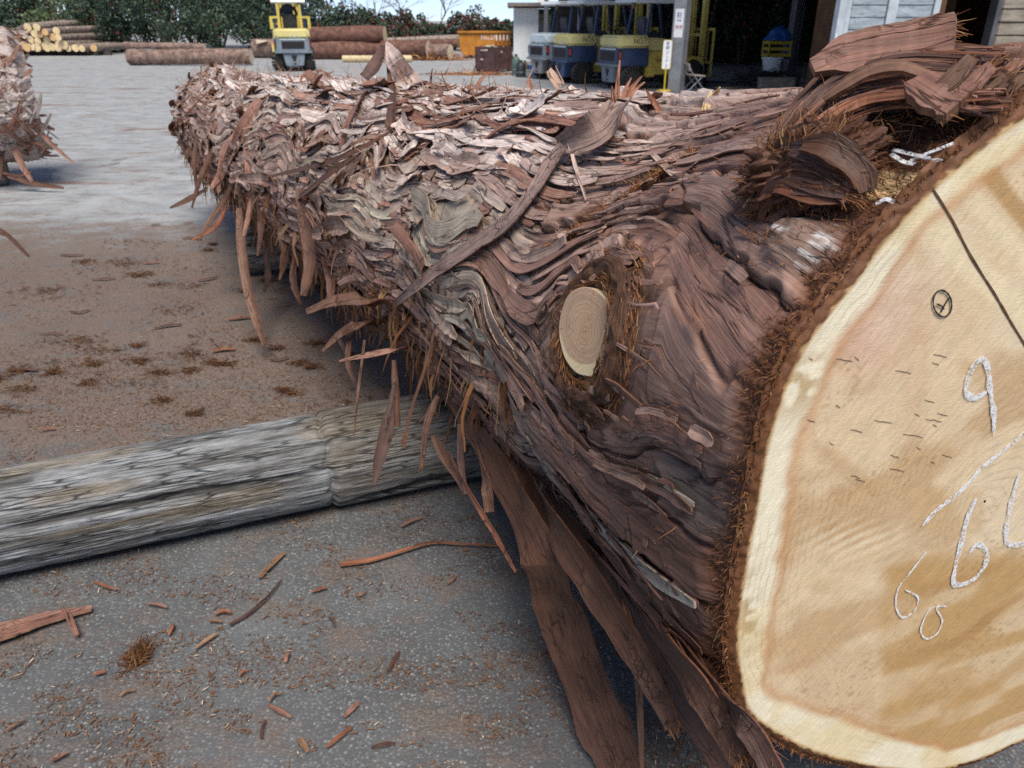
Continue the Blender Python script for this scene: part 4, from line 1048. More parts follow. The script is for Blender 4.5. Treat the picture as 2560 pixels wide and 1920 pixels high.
# ================================================================== bunks, the second log, things on the ground
def timber(name, A, B, rad, label, seed, step=None, bleach=1.0, n=200, m=70):
    A = np.array(A, float); B = np.array(B, float); L = np.linalg.norm(B - A); d = (B - A) / L
    up = np.array([0, 0, 1.0]); sd = np.cross(d, up)
    s = np.linspace(0, L, n); a = np.linspace(0, 2 * np.pi, m, endpoint=False)
    SS, AL = np.meshgrid(s, a, indexing='ij')
    y = AL * rad
    cr = .6 * vn(SS * 3.5, y * 60 + .9 * vn(SS * 5, y * 8, seed), seed + 1) + .4 * vn(SS * 9, y * 130, seed + 8); fine = vn(SS * 14, y * 260, seed + 2)
    deep = sst(vn(SS * 1.1, y * 34 + vn(SS * 2, y * 4, 9) * 1.2, seed + 3), .20, .08)
    r = rad * (1 + .06 * (fbm(SS * .8, AL * 1.2, seed) - .5)) + .007 * (cr - .5) + .0035 * (fine - .5) - .014 * deep
    col = mixc(np.broadcast_to(np.array([.25, .255, .255]), SS.shape + (3,)), np.array([.12, .117, .113]), sst(cr, .52, .30))
    col = mixc(col, np.array([.40, .42, .44]), sst(vn(SS * 5, y * 34, seed + 4), .5, .8) * .6 * bleach)
    col = mixc(col, np.array([.30, .225, .125]), sst(vn(SS * 2.4, y * 16, seed + 5), .55, .8) * .4)
    if step is not None:
        st_ = step + .02 * (vn(y * 30, 2, seed) - .5)
        w = sst(SS, st_ - .006, st_ + .006)
        r = r + .010 * w - .012 * np.exp(-((SS - st_) / .012) ** 2)
        col = col * (1 - .55 * w[..., None]) + .55 * w[..., None] * mixc(np.broadcast_to(np.array([.27, .225, .165]), col.shape), np.array([.13, .105, .08]), cr)
    col = mixc(col, np.array([.34, .25, .12]), sst(np.abs(np.angle(np.exp(1j * (AL - math.radians(258))))), .45, .15) * sst(vn(SS * 3, y * 9, seed + 6), .4, .6) * .8)
    col = mixc(col, np.array([.05, .045, .04]), deep * .8)
    e = np.minimum(SS, L - SS); r = r * (.9 + .1 * sst(e, 0, .02))
    c = A + SS[..., None] * d
    V = c + (np.cos(AL) * r)[..., None] * sd + (np.sin(AL) * r)[..., None] * up
    V = V.reshape(-1, 3); V = np.concatenate([V, [A, B]])
    k = np.arange(m); capA = np.stack([np.full(m, n * m), (k + 1) % m, k], 1); capB = np.stack([np.full(m, n * m + 1), (n - 1) * m + k, (n - 1) * m + (k + 1) % m], 1)
    fl = np.stack([SS, y, SS * 0], -1).reshape(-1, 3); fl = np.concatenate([fl, fl[:2]]); cc = np.concatenate([col.reshape(-1, 3), np.array([[.4, .33, .24]] * 2)])
    V[:, 2] = np.maximum(V[:, 2], 0.0)
    o = link(name, raw_mesh(name, V, [grid_faces(n, m, True), capA, capB], False, {'col': cc, 'flow': fl}), BARKW)
    return tag(o, label, 'timber')
def weathered_mat():
    m, nt, p = nt_new('weathered_timber'); N = NT(nt)
    ca = N.n('ShaderNodeAttribute', attribute_name='col').outputs['Color']; fl = N.n('ShaderNodeAttribute', attribute_name='flow').outputs['Vector']
    n1 = N.noise(N.scale(fl, (22, 330, 1)), 1.0, 4, .6); n2 = N.noise(N.scale(fl, (16, 50, 1)), 1.0, 4, .6)
    vo = N.n('ShaderNodeTexVoronoi', feature='DISTANCE_TO_EDGE'); nt.links.new(N.scale(fl, (6, 95, 1)), vo.inputs['Vector']); vo.inputs['Scale'].default_value = 1.0
    ck = N.math('MULTIPLY', N.rng(vo.outputs['Distance'], 0, .085, 1, 0), N.rng(N.noise(N.scale(fl, (3, 12, 1)), 1.0, 2), .36, .54))
    k = N.math('MULTIPLY', N.rng(n1, .25, .75, .45, 1.45), N.rng(n2, .25, .75, .7, 1.22)); k = N.math('MULTIPLY', k, N.math('SUBTRACT', 1.0, N.math('MULTIPLY', ck, .88)))
    vm = N.n('ShaderNodeVectorMath', operation='SCALE'); nt.links.new(ca, vm.inputs[0]); nt.links.new(k, vm.inputs['Scale'])
    nt.links.new(vm.outputs[0], p.inputs['Base Color']); p.inputs['Roughness'].default_value = .8; p.inputs['Specular IOR Level'].default_value = .3
    nt.links.new(N.bump(N.math('SUBTRACT', n1, ck), 1.0, .004), p.inputs['Normal'])
    return m
BARKW = weathered_mat()
b0, b1 = gnd(0, 1435), gnd(1190, 1185); bd = (b1 - b0) / np.linalg.norm(b1 - b0); bp = np.array([-bd[1], bd[0], 0])
RB = .160
o0 = b0 + bp * .29 * RB
sp_ = gnd(822, 1240); stp = (sp_ - (o0 - bd * .55)) @ bd
timber('bunk_timber', o0 - bd * .55 + [0, 0, RB], o0 + bd * 2.9 + [0, 0, RB], RB, 'silver-grey weathered round timber the shaggy log rests on', 300, step=stp, n=640, m=180)
# a second bunk hidden under the far end of the log
_c = np.array([-1.50, 5.1, 0]); timber('bunk_timber', _c - bd * .33 + [0, 0, .17], _c + bd * .6 + [0, 0, .17], .17, 'grey bunk timber under the shaggy log beyond the hanging bark', 330)

def far_log(name, A, B, r0, r1, label, seed, white=.5, n=300, m=220):
    A = np.array(A, float); B = np.array(B, float); L = np.linalg.norm(B - A); d = (B - A) / L
    up = np.array([0, 0, 1.0]); sd = np.cross(d, up); up = np.cross(sd, d)
    s = np.linspace(0, L, n); a = np.linspace(0, 360, m, endpoint=False)
    SS, AL = np.meshgrid(s, a, indexing='ij')
    aa = np.where(AL < 180, AL, 360 - AL) * .55 + 100
    h, col, psi, chi = bark_field(SS + 1.3 + seed * .01, aa)
    col = mixc(col, np.array([.46, .40, .37]), sst(fbm(SS * 5, AL / 12, seed), .42, .6) * white)
    r = r0 + (r1 - r0) * SS / L + .05 * (fbm(SS * 2.2, AL / 35, seed + 1) - .5) + h * 1.6
    r = r * (1 - .18 * sst(SS, L - .12, L))
    al = np.radians(AL); V = A + SS[..., None] * d + (r * np.cos(al))[..., None] * sd + (r * np.sin(al))[..., None] * up
    V = np.concatenate([V.reshape(-1, 3), [A, B]]); k = np.arange(m)
    capA = np.stack([np.full(m, n * m), (k + 1) % m, k], 1); capB = np.stack([np.full(m, n * m + 1), (n - 1) * m + k, (n - 1) * m + (k + 1) % m], 1)
    fl = np.stack([chi, psi, SS * 0], -1).reshape(-1, 3); fl = np.concatenate([fl, fl[:2]]); cc = np.concatenate([col.reshape(-1, 3), [[.45, .3, .16]] * 2])
    T = thing(name, label, 'log', tuple((A + B) / 2 * [1, 1, 0]))
    under(link('trunk', raw_mesh('trunk', V, [grid_faces(n, m, True), capA, capB], False, {'col': cc, 'flow': fl}), BARK), T)
    return T, A, B, d, sd, up
eB = pt(100, 292, 7.9); eB[2] = .86; dL = np.array([-.86, -.51, 0])
LOG2, *_x = far_log('cedar_log', eB + dL * 5.2, eB, .60, .58, 'whitish flaky log lying across the littered gap from the shaggy one', 400, .75)
_c = eB + dL * .8; timber('bunk_timber', _c - bd * 1.0 - [0, 0, .70], _c + bd * .38 - [0, 0, .70], .16, 'dark grey bunk timber under the whitish flaky log', 340)
_c = eB + dL * 4.4; timber('bunk_timber', _c - bd * .6 - [0, 0, .70], _c + bd * .6 - [0, 0, .70], .16, 'grey bunk timber under the near end of the whitish flaky log', 345)
_LOGK = LOG; LOG = LOG2
for q, w in ((((0, 330), (35, 370), (60, 420), (82, 455)), .07), (((45, 290), (90, 320), (140, 370), (185, 408)), .045), (((0, 300), (8, 360), (2, 450)), .05), (((20, 440), (90, 460), (160, 470)), .05), (((60, 350), (110, 365), (105, 385)), .03), (((0, 430), (45, 440), (80, 430)), .03), (((-30, 560), (20, 590), (72, 640)), .04), (((10, 150), (40, 190), (60, 230)), .06), (((50, 200), (85, 250), (95, 300)), .05), (((15, 230), (50, 280), (55, 340)), .05)):
    pp = []
    for i, (u, v) in enumerate(q):
        g = gnd(u, v); dep = min(7.55 if v < 560 else 6.2, float(CT * g[1] + STH * CAMH) - .02) if v > 50 else 7.5
        pp.append((u, v, dep))
    strip(pp, [w * .8, w, w * .9, w * .4], [BRN, MA, LBR][len(q) * int(w * 100) % 3], (-.1, -.8, .5), .005, 18, .3)
n = 700; r = np.random.default_rng(77); s_ = r.random(n) * 2.2; a_ = r.random(n) * 2 * np.pi
rt = eB + dL * s_[:, None] + np.stack([np.cos(a_) * .56 * -.51, np.cos(a_) * .56 * .86, np.sin(a_) * .56], 1)
fibres('shaggy_fibres', rt, rt - (eB + dL * s_[:, None]) + r.normal(0, .3, (n, 3)), .04 + .12 * r.random(n), .004 + .006 * r.random(n), mixc(fcols(n, 78), C_LICH, (r.random(n) > .5) * .7), 79, .2, .3, 6, .001, LOG2)
n = 900; s_ = r.random(n) * 2.0; a_ = r.random(n) * 2 * np.pi; L_ = .05 + .16 * r.random(n); K_ = 6; kk = np.linspace(0, 1, K_)[None]
ax_ = -dL; sdv = np.cross(ax_, [0, 0, 1.0]); tw = r.normal(0, .9, (n, 1))
aa_ = a_[:, None] + tw * kk * L_[:, None] / .6; ss_ = s_[:, None] - kk * L_[:, None] * .7; rad_ = .60 + .01 + .035 * r.random((n, 1)) ** 2 * kk ** 2
dir_ = np.cos(aa_)[..., None] * sdv + np.sin(aa_)[..., None] * np.array([0, 0, 1.0]); P_ = eB + dL * ss_[..., None] + dir_ * rad_[..., None]
w_ = (.012 + .035 * r.random((n, 1))) * (.5 + np.sin(np.pi * kk) * .6); V, F = ribbons(P_, dir_, w_, .004, 3, .4 * r.normal(size=n), .15, 3)
cl = mixc(np.broadcast_to(np.array([.40, .33, .29]), (n, 3)), C_RED * 1.3, (r.random(n) > .5) * .85); fl, cc = rib_attrs(n, K_, 3, L_, w_, cl, 4); joined('bark_flakes', V, F, fl, cc, BARK, LOG2)
LOG = _LOGK

# ---- scraps of bark lying on the asphalt
def scrap(name, pix, w, col, label, group=None, h=.006, K=18, th=.0025, curl=.2, cat='bark'):
    P = np.array([gnd(u, v) for u, v in pix]); P = crom(P, K); P[:, 2] += h + .004 * np.sin(np.linspace(0, 3, K)) + th
    ws = np.interp(np.linspace(0, 1, K), np.linspace(0, 1, len(w)), w); seed = int(pix[0][0] * 3 + pix[0][1])
    V, F = ribbons(P[None], np.broadcast_to(np.array([0, 0, 1.0]), (1, K, 3)), ws[None], th, 5, curl, .12, seed)
    fl, cc = rib_attrs(1, K, 5, np.linalg.norm(P[-1] - P[0]), ws[None], np.array(col)[None], seed, C_TAN[None])
    o = link(name, raw_mesh(name, V[0], F, False, {'col': cc[0], 'flow': fl[0]}), BARK)
    return tag(o, label, cat, group)
RS = C_RED * 1.7
scrap('bark_strip', [(850, 1418), (930, 1408), (1010, 1385), (1080, 1366), (1160, 1368), (1265, 1372)], [.02, .018, .014, .010, .008, .004], RS, 'long thin reddish bark strip curving towards the hanging sheet', th=.004)
scrap('bark_strip', [(575, 1568), (625, 1540), (670, 1500), (705, 1455)], [.010, .010, .007, .004], DK * 1.3, 'dark curved bark sliver alone on the asphalt below the timber', th=.003)
scrap('bark_strip', [(-60, 1612), (20, 1592), (120, 1560), (232, 1530)], [.07, .075, .05, .02], MA * 1.1, 'broad flat bark piece with a sliver lying over it', th=.006)
scrap('bark_strip', [(160, 1530), (178, 1560), (196, 1602)], [.012, .016, .014], MA, 'small bark sliver lying over the broad flat bark piece', h=.016)
scrap('bark_strip', [(650, 1450), (685, 1415), (712, 1388)], [.014, .018, .014], C_TAN * .9, 'tan bark splinter close under the weathered timber')
scrap('bark_strip', [(490, 1628), (520, 1608), (545, 1590)], [.008, .012, .008], C_TAN * 1.1, 'short orange bark splinter at the tail of the dark curved sliver')
def tuft(u, v, label, seed, n=140, s=.022, col=.8):
    c = gnd(u, v); r = np.random.default_rng(seed)
    rt = c + r.normal(0, s * .45, (n, 3)) * [1, 1.4, .5] + [0, 0, .012]; rt[:, 2] = np.maximum(rt[:, 2], .004)
    o = fibres('bark_tuft', rt, r.normal(0, 1, (n, 3)) + np.array([.3, .8, .3]), .02 + .03 * r.random(n), .002 + .002 * r.random(n), fcols(n, seed, col), seed + 1, .1, .3, 5, .0012, None)
    if 'kind' in o: del o['kind']
    return tag(o, label, 'bark')
tuft(345, 1650, 'dark brown fuzzy bark tuft lying by itself on the asphalt', 901, 220, .030, .55)
r = np.random.default_rng(88)
for (u, v, a, L) in ((660, 1830, 80, 58), (700, 1785, -35, 70), (690, 1750, 40, 40), (850, 1850, 45, 90), (880, 1780, 50, 60), (760, 1870, -65, 50), (985, 1660, 65, 70), (560, 1540, 5, 40), (430, 1580, 70, 36), (265, 1470, -25, 60), (395, 1520, -15, 50), (800, 1480, 20, 40), (905, 1490, 25, 30), (1030, 1310, 28, 60), (1130, 1455, 50, 34), (40, 1820, 35, 60), (320, 1740, 25, 40), (150, 1900, 30, 50), (540, 1560, -5, 34), (960, 1870, 10, 60), (830, 1560, -60, 34), (250, 1690, 15, 30), (720, 1650, 75, 30), (610, 1690, 40, 26)):
    a = math.radians(a); du, dv = math.cos(a) * L / 2, -math.sin(a) * L / 2 * .8; w = .006 + .010 * r.random(); ci = int(r.integers(4))
    scrap('bark_splinter', [(u - du, v - dv), (u + 3 * r.normal(), v + 3 * r.normal()), (u + du, v + dv)], [w * .6, w, w * .5], [RS, C_TAN * .9, MA, DK * 1.4][ci], ['reddish', 'tan', 'purplish brown', 'dark brown'][ci] + ' small bark splinter scattered on the open asphalt before the timber', 'bark splinters scattered on the asphalt', K=8)
for (u, v, a, L) in ((300, 400, 10, 40), (95, 465, -3, 90), (275, 412, 10, 50), (180, 640, 0, 60), (260, 700, 3, 60), (380, 660, 5, 40), (200, 780, 5, 50), (420, 820, 8, 70), (130, 840, 0, 60), (520, 700, 10, 50), (600, 800, 5, 60), (330, 900, 3, 50), (60, 930, 0, 70), (480, 600, -3, 50), (390, 565, 5, 24), (470, 560, 3, 24), (120, 1080, 8, 40), (560, 880, 6, 60), (700, 900, 8, 50)):
    a = math.radians(a); du, dv = math.cos(a) * L / 2, -math.sin(a) * L / 2; w = .012 + .02 * r.random()
    scrap('bark_fragment', [(u - du, v - dv), (u, v + 2 * r.normal()), (u + du, v + dv)], [w * .5, w, w * .5], [RS, BRN, DK * 1.5][r.integers(3)], 'bark fragment strewn over the brown litter beyond the timber', 'bark fragments strewn beyond the timber', K=8)
# fine bark crumbs and sawdust: nobody could count them
n = 34000
uu = np.concatenate([r.uniform(-60, 1150, 17000), r.uniform(-60, 1900, 17000)]); vv = np.concatenate([560 + 520 * r.random(17000) ** .8, 1080 + 900 * r.random(17000)])
den = fbm(uu / 150, vv / 70, 500, 4); keep = den > np.where(vv < 1080, .40, .50); uu, vv = uu[keep], vv[keep]; n = len(uu)
G = np.stack([gnd(a, b) for a, b in zip(uu, vv)]); an = r.random(n) * np.pi; L = .003 + .020 * r.random(n) ** 4
Pp = G[:, None, :] + np.stack([np.cos(an), np.sin(an), an * 0], -1)[:, None, :] * (np.linspace(-.5, .5, 3)[None, :, None] * L[:, None, None]) + np.array([0, 0, .002]) + np.array([0, 0, 1]) * (.003 * r.random((n, 3, 1)))
W_ = (.0015 + .003 * r.random(n))[:, None] * np.array([[.5, 1, .4]])
V, F = ribbons(Pp, np.broadcast_to(np.array([0, 0, 1.0]), Pp.shape), W_, .0012, 2)
ch = r.random(n); cl = mixc(np.broadcast_to(np.array([.13, .062, .035]), (n, 3)), np.array([.24, .13, .07]), r.random(n)); cl = mixc(cl, np.array([.55, .45, .33]), (ch > .95) * .8)
fl, cc = rib_attrs(n, 3, 2, L, W_, cl, 501)
lit = joined('bark_litter', V, F, fl, cc, FIBRE, None); tag(lit, 'fine red-brown bark crumbs and sawdust strewn over the yard', 'litter')

# matted dark clumps of bark in the brown litter
r = np.random.default_rng(91); cen = np.stack([gnd(u, v) for u, v in zip(r.uniform(-40, 900, 60), 600 + 440 * r.random(60))]); n = 60 * 45
rt = np.repeat(cen, 45, 0) + r.normal(0, 1, (n, 3)) * (np.repeat(.015 + .13 * r.random(60) ** 3, 45)[:, None] * np.array([1.2, .9, 0])) + np.array([0, 0, .004]) + np.array([0, 0, 1]) * (.012 * r.random((n, 1)))
o = fibres('bark_clumps', rt, r.normal(0, 1, (n, 3)) * [1.6, 1, .15], .015 + .04 * r.random(n), .002 + .004 * r.random(n), fcols(n, 92, .42), 93, .02, .25, 4, .0015, None)
tag(o, 'matted dark bark shreds lying in clumps on the brown litter', 'litter', None, 'stuff')

# ================================================================== the yard behind
LEAF = None
def leaf_mat():
    m, nt, p = nt_new('leaves'); N = NT(nt)
    ca = N.n('ShaderNodeAttribute', attribute_name='col').outputs['Color']
    nt.links.new(ca, p.inputs['Base Color']); p.inputs['Roughness'].default_value = .5; p.inputs['Specular IOR Level'].default_value = .4
    return m
LEAF = leaf_mat(); BRANCH = mat('branch_bark', (.12, .095, .075), .85, .2, 9)
PETAL = mat('camellia_petal', (.30, .025, .045), .6, .25, 3)
def quads(C, size, r, asp=.6):
    n = len(C); a = r.normal(size=(n, 3)); a /= np.linalg.norm(a, axis=1, keepdims=True); b = np.cross(a, r.normal(size=(n, 3))); b /= np.linalg.norm(b, axis=1, keepdims=True)
    s = size[:, None]; c = np.cross(a, b)
    V = np.stack([C - a * s, C + b * s * asp + c * s * .2, C + a * s, C - b * s * asp + c * s * .2], 1).reshape(-1, 3)
    return V, np.arange(4 * n).reshape(n, 4)
def bush(name, x, y, w, h, label, seed, flowers=0, base=(.035, .062, .035), nleaf=4200, group='camellia hedge along the yard', leaf=.085):
    r = np.random.default_rng(seed); T = thing(name, label, 'bush' if h < 5 else 'tree', (x, y, 0), 0, group)
    mb = MB(); 
    for k in range(6):
        a = r.random() * 6.28; q = r.random(3)
        mb.tube([(0.08 * math.cos(a), .08 * math.sin(a), 0), (w * .12 * math.cos(a), w * .12 * math.sin(a), h * .35), (w * .3 * math.cos(a + .4), w * .25 * math.sin(a + .4), h * (.6 + .25 * q[0]))], [.06, .04, .015], 6)
    mb.build('trunk', BRANCH, T)
    nc = 46
    cc = r.normal(size=(nc, 3)); cc /= np.linalg.norm(cc, axis=1, keepdims=True); cc *= (r.random((nc, 1)) ** .4)
    cc = cc * [w * .5, w * .42, h * .47] + [0, 0, h * .52]; rad = (.16 + .16 * r.random(nc)) * min(w, h) * .62
    i = r.integers(0, nc, nleaf); d = r.normal(size=(nleaf, 3)); d /= np.linalg.norm(d, axis=1, keepdims=True)
    C = cc[i] + d * (rad[i] * (r.random(nleaf) ** .35))[:, None]; C[:, 2] = np.maximum(C[:, 2], .05)
    V, F = quads(C, leaf * (.6 + .8 * r.random(nleaf)), r)
    col = np.array(base) * (.55 + .9 * r.random((nleaf, 1))) ; col = mixc(col, np.array([.12, .16, .07]), (r.random(nleaf) > .88) * .8)
    o = link('crown', raw_mesh('crown', V, F, False, {'col': np.repeat(col, 4, 0)}), LEAF, T)
    if flowers > 0:
        nf = int(300 * flowers); i = r.integers(0, nc, nf); d = r.normal(size=(nf, 3)); d[:, 1] -= .6; d /= np.linalg.norm(d, axis=1, keepdims=True)
        C = np.repeat(cc[i] + d * rad[i][:, None] * 1.02, 3, 0) + r.normal(0, .02, (nf * 3, 3))
        V, F = quads(C, np.full(nf * 3, .05), r, .8)
        link('flowers', raw_mesh('flowers', V, F, False), PETAL, T)['kind'] = 'stuff'
    return T
def xat(u, Y, z=1.0):
    d = CT * Y - STH * (z - CAMH); return (u - 1280) / FPX * d
def zat(v, Y):
    dy = (960 - v) / FPX; return CAMH + Y / (CT + dy * STH) * (-STH + dy * CT)
HED = [(-70, -60, 190, .1, 0), (40, -30, 150, .2, 0), (110, 2, 90, .9, 3), (190, -20, 150, .1, 1), (300, -55, 170, .08, 0), (420, -60, 180, .06, 0), (545, -60, 170, .10, 0), (660, -45, 150, .08, 0), (770, -25, 140, .10, 0), (862, 5, 110, .25, 0), (915, 22, 80, .5, 2), (962, 40, 70, .2, 0), (1012, 26, 80, 1.0, 3), (1070, 58, 80, .2, 0), (1118, 52, 70, .6, 2), (1180, 24, 90, .8, 3), (1232, 48, 80, .5, 2), (1275, 52, 60, .3, 0), (1335, 40, 90, .1, 0)]
HL = ['dense dark green camellia bush in the hedge behind the logs', 'paler yellow-green bush showing behind the log stack', 'green bush with many small red blooms behind the red-brown logs', 'camellia thick with red flowers standing out of the hedge']
for k, (u, v, w, fl, kind) in enumerate(HED):
    Y = 44 + 2.5 * hsh(k, 5) + (1.5 if u > 1100 else 0)
    h = zat(v, Y); ww = w / FPX * Y * .92 * 1.45
    bush('camellia_bush', xat(u, Y), Y, ww, h, (HL[kind] if kind else 'dense dark green camellia bush ' + ('behind the tall log stack' if u < 250 else 'behind the long grey-brown log' if u < 620 else 'beside and behind the yellow forklift' if u < 900 else 'between flowering bushes near the orange skip')), 1000 + k, fl, [(.040, .070, .045), (.11, .15, .07), (.05, .075, .045), (.05, .07, .045)][kind], 5200 if h > 3 else 3000)
# taller greenery filling behind the hedge
for k, (u, w) in enumerate(((-30, 300), (230, 320), (480, 330), (690, 240))):
    bush('evergreen_tree', xat(u, 52), 52, 9.0, 6.5 - .3 * k, 'tall dark evergreen rising behind the camellia hedge', 1100 + k, .05, (.045, .085, .06), 7000, 'evergreens behind the hedge', .13)
def bare_tree(x, y, h, label, seed):
    r = np.random.default_rng(seed); T = thing('bare_tree', label, 'tree', (x, y, 0), 0, 'bare trees behind the hedge'); tr = MB(); tw = MB()
    def grow(p, d, L, rad, lv, mb):
        q = [Vector(p)]; dd = Vector(d)
        for k in range(4):
            dd = (dd + Vector(r.normal(0, .13, 3))).normalized(); q.append(q[-1] + dd * L / 4)
        mb.tube(q, [rad, rad * .85, rad * .7, rad * .55, rad * .4], 5)
        if lv < 4:
            for k in range(3 if lv else 5):
                b = q[r.integers(2, 5)]; e = (dd + Vector(r.normal(0, .55, 3))).normalized(); e.z = abs(e.z) * .7 + .1
                grow(b, e, L * .62, rad * .5, lv + 1, tw)
    grow((0, 0, 0), (0, 0, 1), h * .42, .07, 0, tr)
    tr.build('trunk', BRANCH, T); tw.build('crown', mat('twig', (.20, .17, .16), .85, .2, 9), T)
bare_tree(xat(1010, 50), 50, 6.0, 'leafless tree with thin spreading twigs between hedge and sky', 31)
bare_tree(xat(1085, 53), 53, 5.2, 'leafless tree with thin spreading twigs between hedge and sky', 32)
bare_tree(xat(940, 51), 51, 6.0, 'leafless tree with thin spreading twigs between hedge and sky', 33)
# ---- logs in the yard
def logmat(name, c, var=.3, st=(1, 1, 1)): return mat(name, c, .85, var, 5, 0, .03, 16, .45, (.07, .04, .03))
M_PALE = logmat('pale_bark', (.30, .24, .20)); M_REDB = logmat('red_bark', (.16, .075, .055)); M_BRN = logmat('brown_bark', (.24, .16, .13)); M_CREAM = mat('peeled_wood', (.62, .50, .30), .7, .12, 6, 0, .006, 30, .15)
M_END = mat('log_end_cream', (.74, .58, .33), .75, .10, 8, 0, .003, 60, .15, (.45, .28, .12)); M_END2 = mat('log_end_pale', (.72, .62, .46), .75, .10, 5, 0, .003, 60, .2, (.4, .28, .15)); M_END3 = mat('log_end_orange', (.66, .42, .20), .75, .10, 8, 0, .003, 60, .15)
def yard_log(name, A, B, r0, r1, label, bark, end, group=None, seed=0, n=26, m=20, rough=.03):
    A = np.array(A, float); B = np.array(B, float); r = np.random.default_rng(seed + 17)
    L = np.linalg.norm(B - A); d = (B - A) / L; sd = np.cross(d, [0, 0, 1.0]); sd /= np.linalg.norm(sd); up = np.cross(sd, d)
    s = np.linspace(0, L, n); a = np.linspace(0, 2 * np.pi, m, endpoint=False); SS, AL = np.meshgrid(s, a, indexing='ij')
    rr = (r0 + (r1 - r0) * SS / L) * (1 + rough * 6 * (fbm(SS * 1.2 + seed, np.cos(AL) * 1.4 + np.sin(AL) * .7, seed, 3) - .5))
    bend = .02 * L * .3 * np.sin(SS / L * 3 + seed)
    V = A + SS[..., None] * d + (rr * np.cos(AL) + 0 * bend)[..., None] * sd + (rr * np.sin(AL))[..., None] * up
    T = thing(name, label, 'log', tuple((A + B) / 2 * [1, 1, 0]), 0, group)
    under(link('bark', raw_mesh('bark', V, grid_faces(n, m, True)), bark), T)
    for ring, nd in ((V[0], -d), (V[-1], d)):
        mb = MB(); c = ring.mean(0)
        mb.add([c + (p - c) * .98 + nd * .004 for p in ring] + [c + (p - c) * .55 + nd * .006 for p in ring], [(k, (k + 1) % m, m + (k + 1) % m, m + k) for k in range(m)] + [tuple(range(m, 2 * m))])
        under(mb.build('cut_end', end), T)
    return T
ends = [(415,250,65),(625,245,60),(760,325,55),(910,305,60),(365,370,62),(530,355,60),(655,365,50),(55,370,58),(-5,470,50),(155,490,60),(260,455,62),(460,455,60),(600,470,55),(735,460,62),(855,410,60),(985,415,52),(925,505,45),(1040,535,68),(375,540,62),(535,560,58),(695,555,58),(835,570,62),(60,570,60),(245,600,60),(160,655,66),(355,655,58),(480,650,64),(630,655,64),(765,655,58),(950,640,64),(1165,580,50),(1110,650,52),(1245,655,58),(1360,655,52),(1510,655,58)]
YS0 = 39.6
for k, (a, b, c) in enumerate(ends):
    u, v, rp = a * .1537, 30 + b * .1537, c * .1537
    z = zat(v, YS0); x = xat(u, YS0, z); rad = rp / FPX * CT * YS0
    if b > 620: z = max(z, rad + .18)
    L = 6.4 + 1.6 * hsh(k, 9); q = .4 * (hsh(k, 3) - .5)
    yard_log('stacked_log', (x, YS0 + q, z), (x - .25 + .5 * (hsh(k, 4) - .5), YS0 + L, z + .12 * (hsh(k, 6) - .4) + (.25 if b < 300 else 0)), rad, rad * .9, ('orange' if k % 4 == 2 else 'cream') + '-ended slender log ' + ('on the top of the tall stack' if b < 340 else 'in the bottom row of the tall stack' if b > 600 else 'in the middle of the tall stack'), M_PALE, [M_END, M_END, M_END3, M_END][k % 4], 'slender logs in the tall stack', k, 12, 16, .012)
for k in range(3):
    x0 = xat(-40 + 110 * k, YS0 + 1.2 + 0, .1); mb = MB(); 
mb = MB(); mb.box((xat(110, YS0 + .9, .1), YS0 + .9, .095), (6.6, .2, .19)); tag(mb.build('skid_beam', mat('dark_skid', (.06, .05, .045), .85), None, .01), 'dark squared beam under the front of the tall log stack', 'timber')
mb = MB(); mb.box((xat(120, YS0 + 5.2, .1), YS0 + 5.2, .095), (6.8, .2, .19)); tag(mb.build('skid_beam', MATS['dark_skid'], None, .01), 'dark squared beam under the back of the tall log stack', 'timber')
def hlog(name, u0, u1, v0, v1, rpx, Y, label, bark, end, seed, dY=0.0, rough=.03):
    z0, z1 = zat(v0, Y), zat(v1, Y + dY); r_ = rpx / FPX * CT * Y
    return yard_log(name, (xat(u0, Y, z0), Y, max(z0, r_)), (xat(u1, Y + dY, z1), Y + dY, max(z1, r_)), r_, r_ * 1.05, label, bark, end, None, seed, 40, 24, rough)
hlog('grey_log', 322, 628, 143, 141, 18, 31.2, 'long grey-brown log lying level in front of the hedge', M_BRN, M_END2, 61)
hlog('grey_log', 312, 512, 113, 117, 8, 38, 'thin grey log behind the long grey-brown log', M_BRN, M_END, 62)
hlog('grey_log', -60, 52, 78, 72, 10, 46.6, 'thin pale log leaning behind the tall log stack', M_PALE, M_END, 63)
hlog('red_log', 700, 958, 134, 134, 20, 36.2, 'thick dark red log at the bottom beside the yellow forklift', M_REDB, M_END, 64, 0, .05)
hlog('red_log', 776, 962, 88, 86, 19, 36.6, 'dark red log lying on top of the other red log, cream sawn end', M_REDB, M_END, 65, -.35, .05)
hlog('red_log', 955, 1070, 122, 122, 19, 35.8, 'red-brown log with a white sawn end among shredded bark', M_REDB, M_END2, 66, -.5, .06)
hlog('red_log', 1068, 1126, 128, 130, 17, 35.6, 'short pinkish log butted beside the orange skip', M_BRN, M_END2, 67, -.4, .04)
hlog('grey_log', 966, 1150, 104, 96, 9, 40.5, 'long pale grey log lying behind the red logs', M_PALE, M_END2, 68)
hlog('red_log', 1060, 1145, 108, 108, 9, 39.6, 'thin red-brown log between the pale grey log and the orange skip', M_REDB, M_END2, 70)
hlog('peeled_log', 857, 1030, 151, 153, 8, 33.6, 'short peeled cream log on the ground before the red logs', M_CREAM, M_END2, 69, 0, .01)
BL = hlog('brown_log', 634, 700, 122, 122, 22, 37.5, 'thick brown log with a white wedge cut behind the yellow forklift', M_BRN, M_END2, 71)
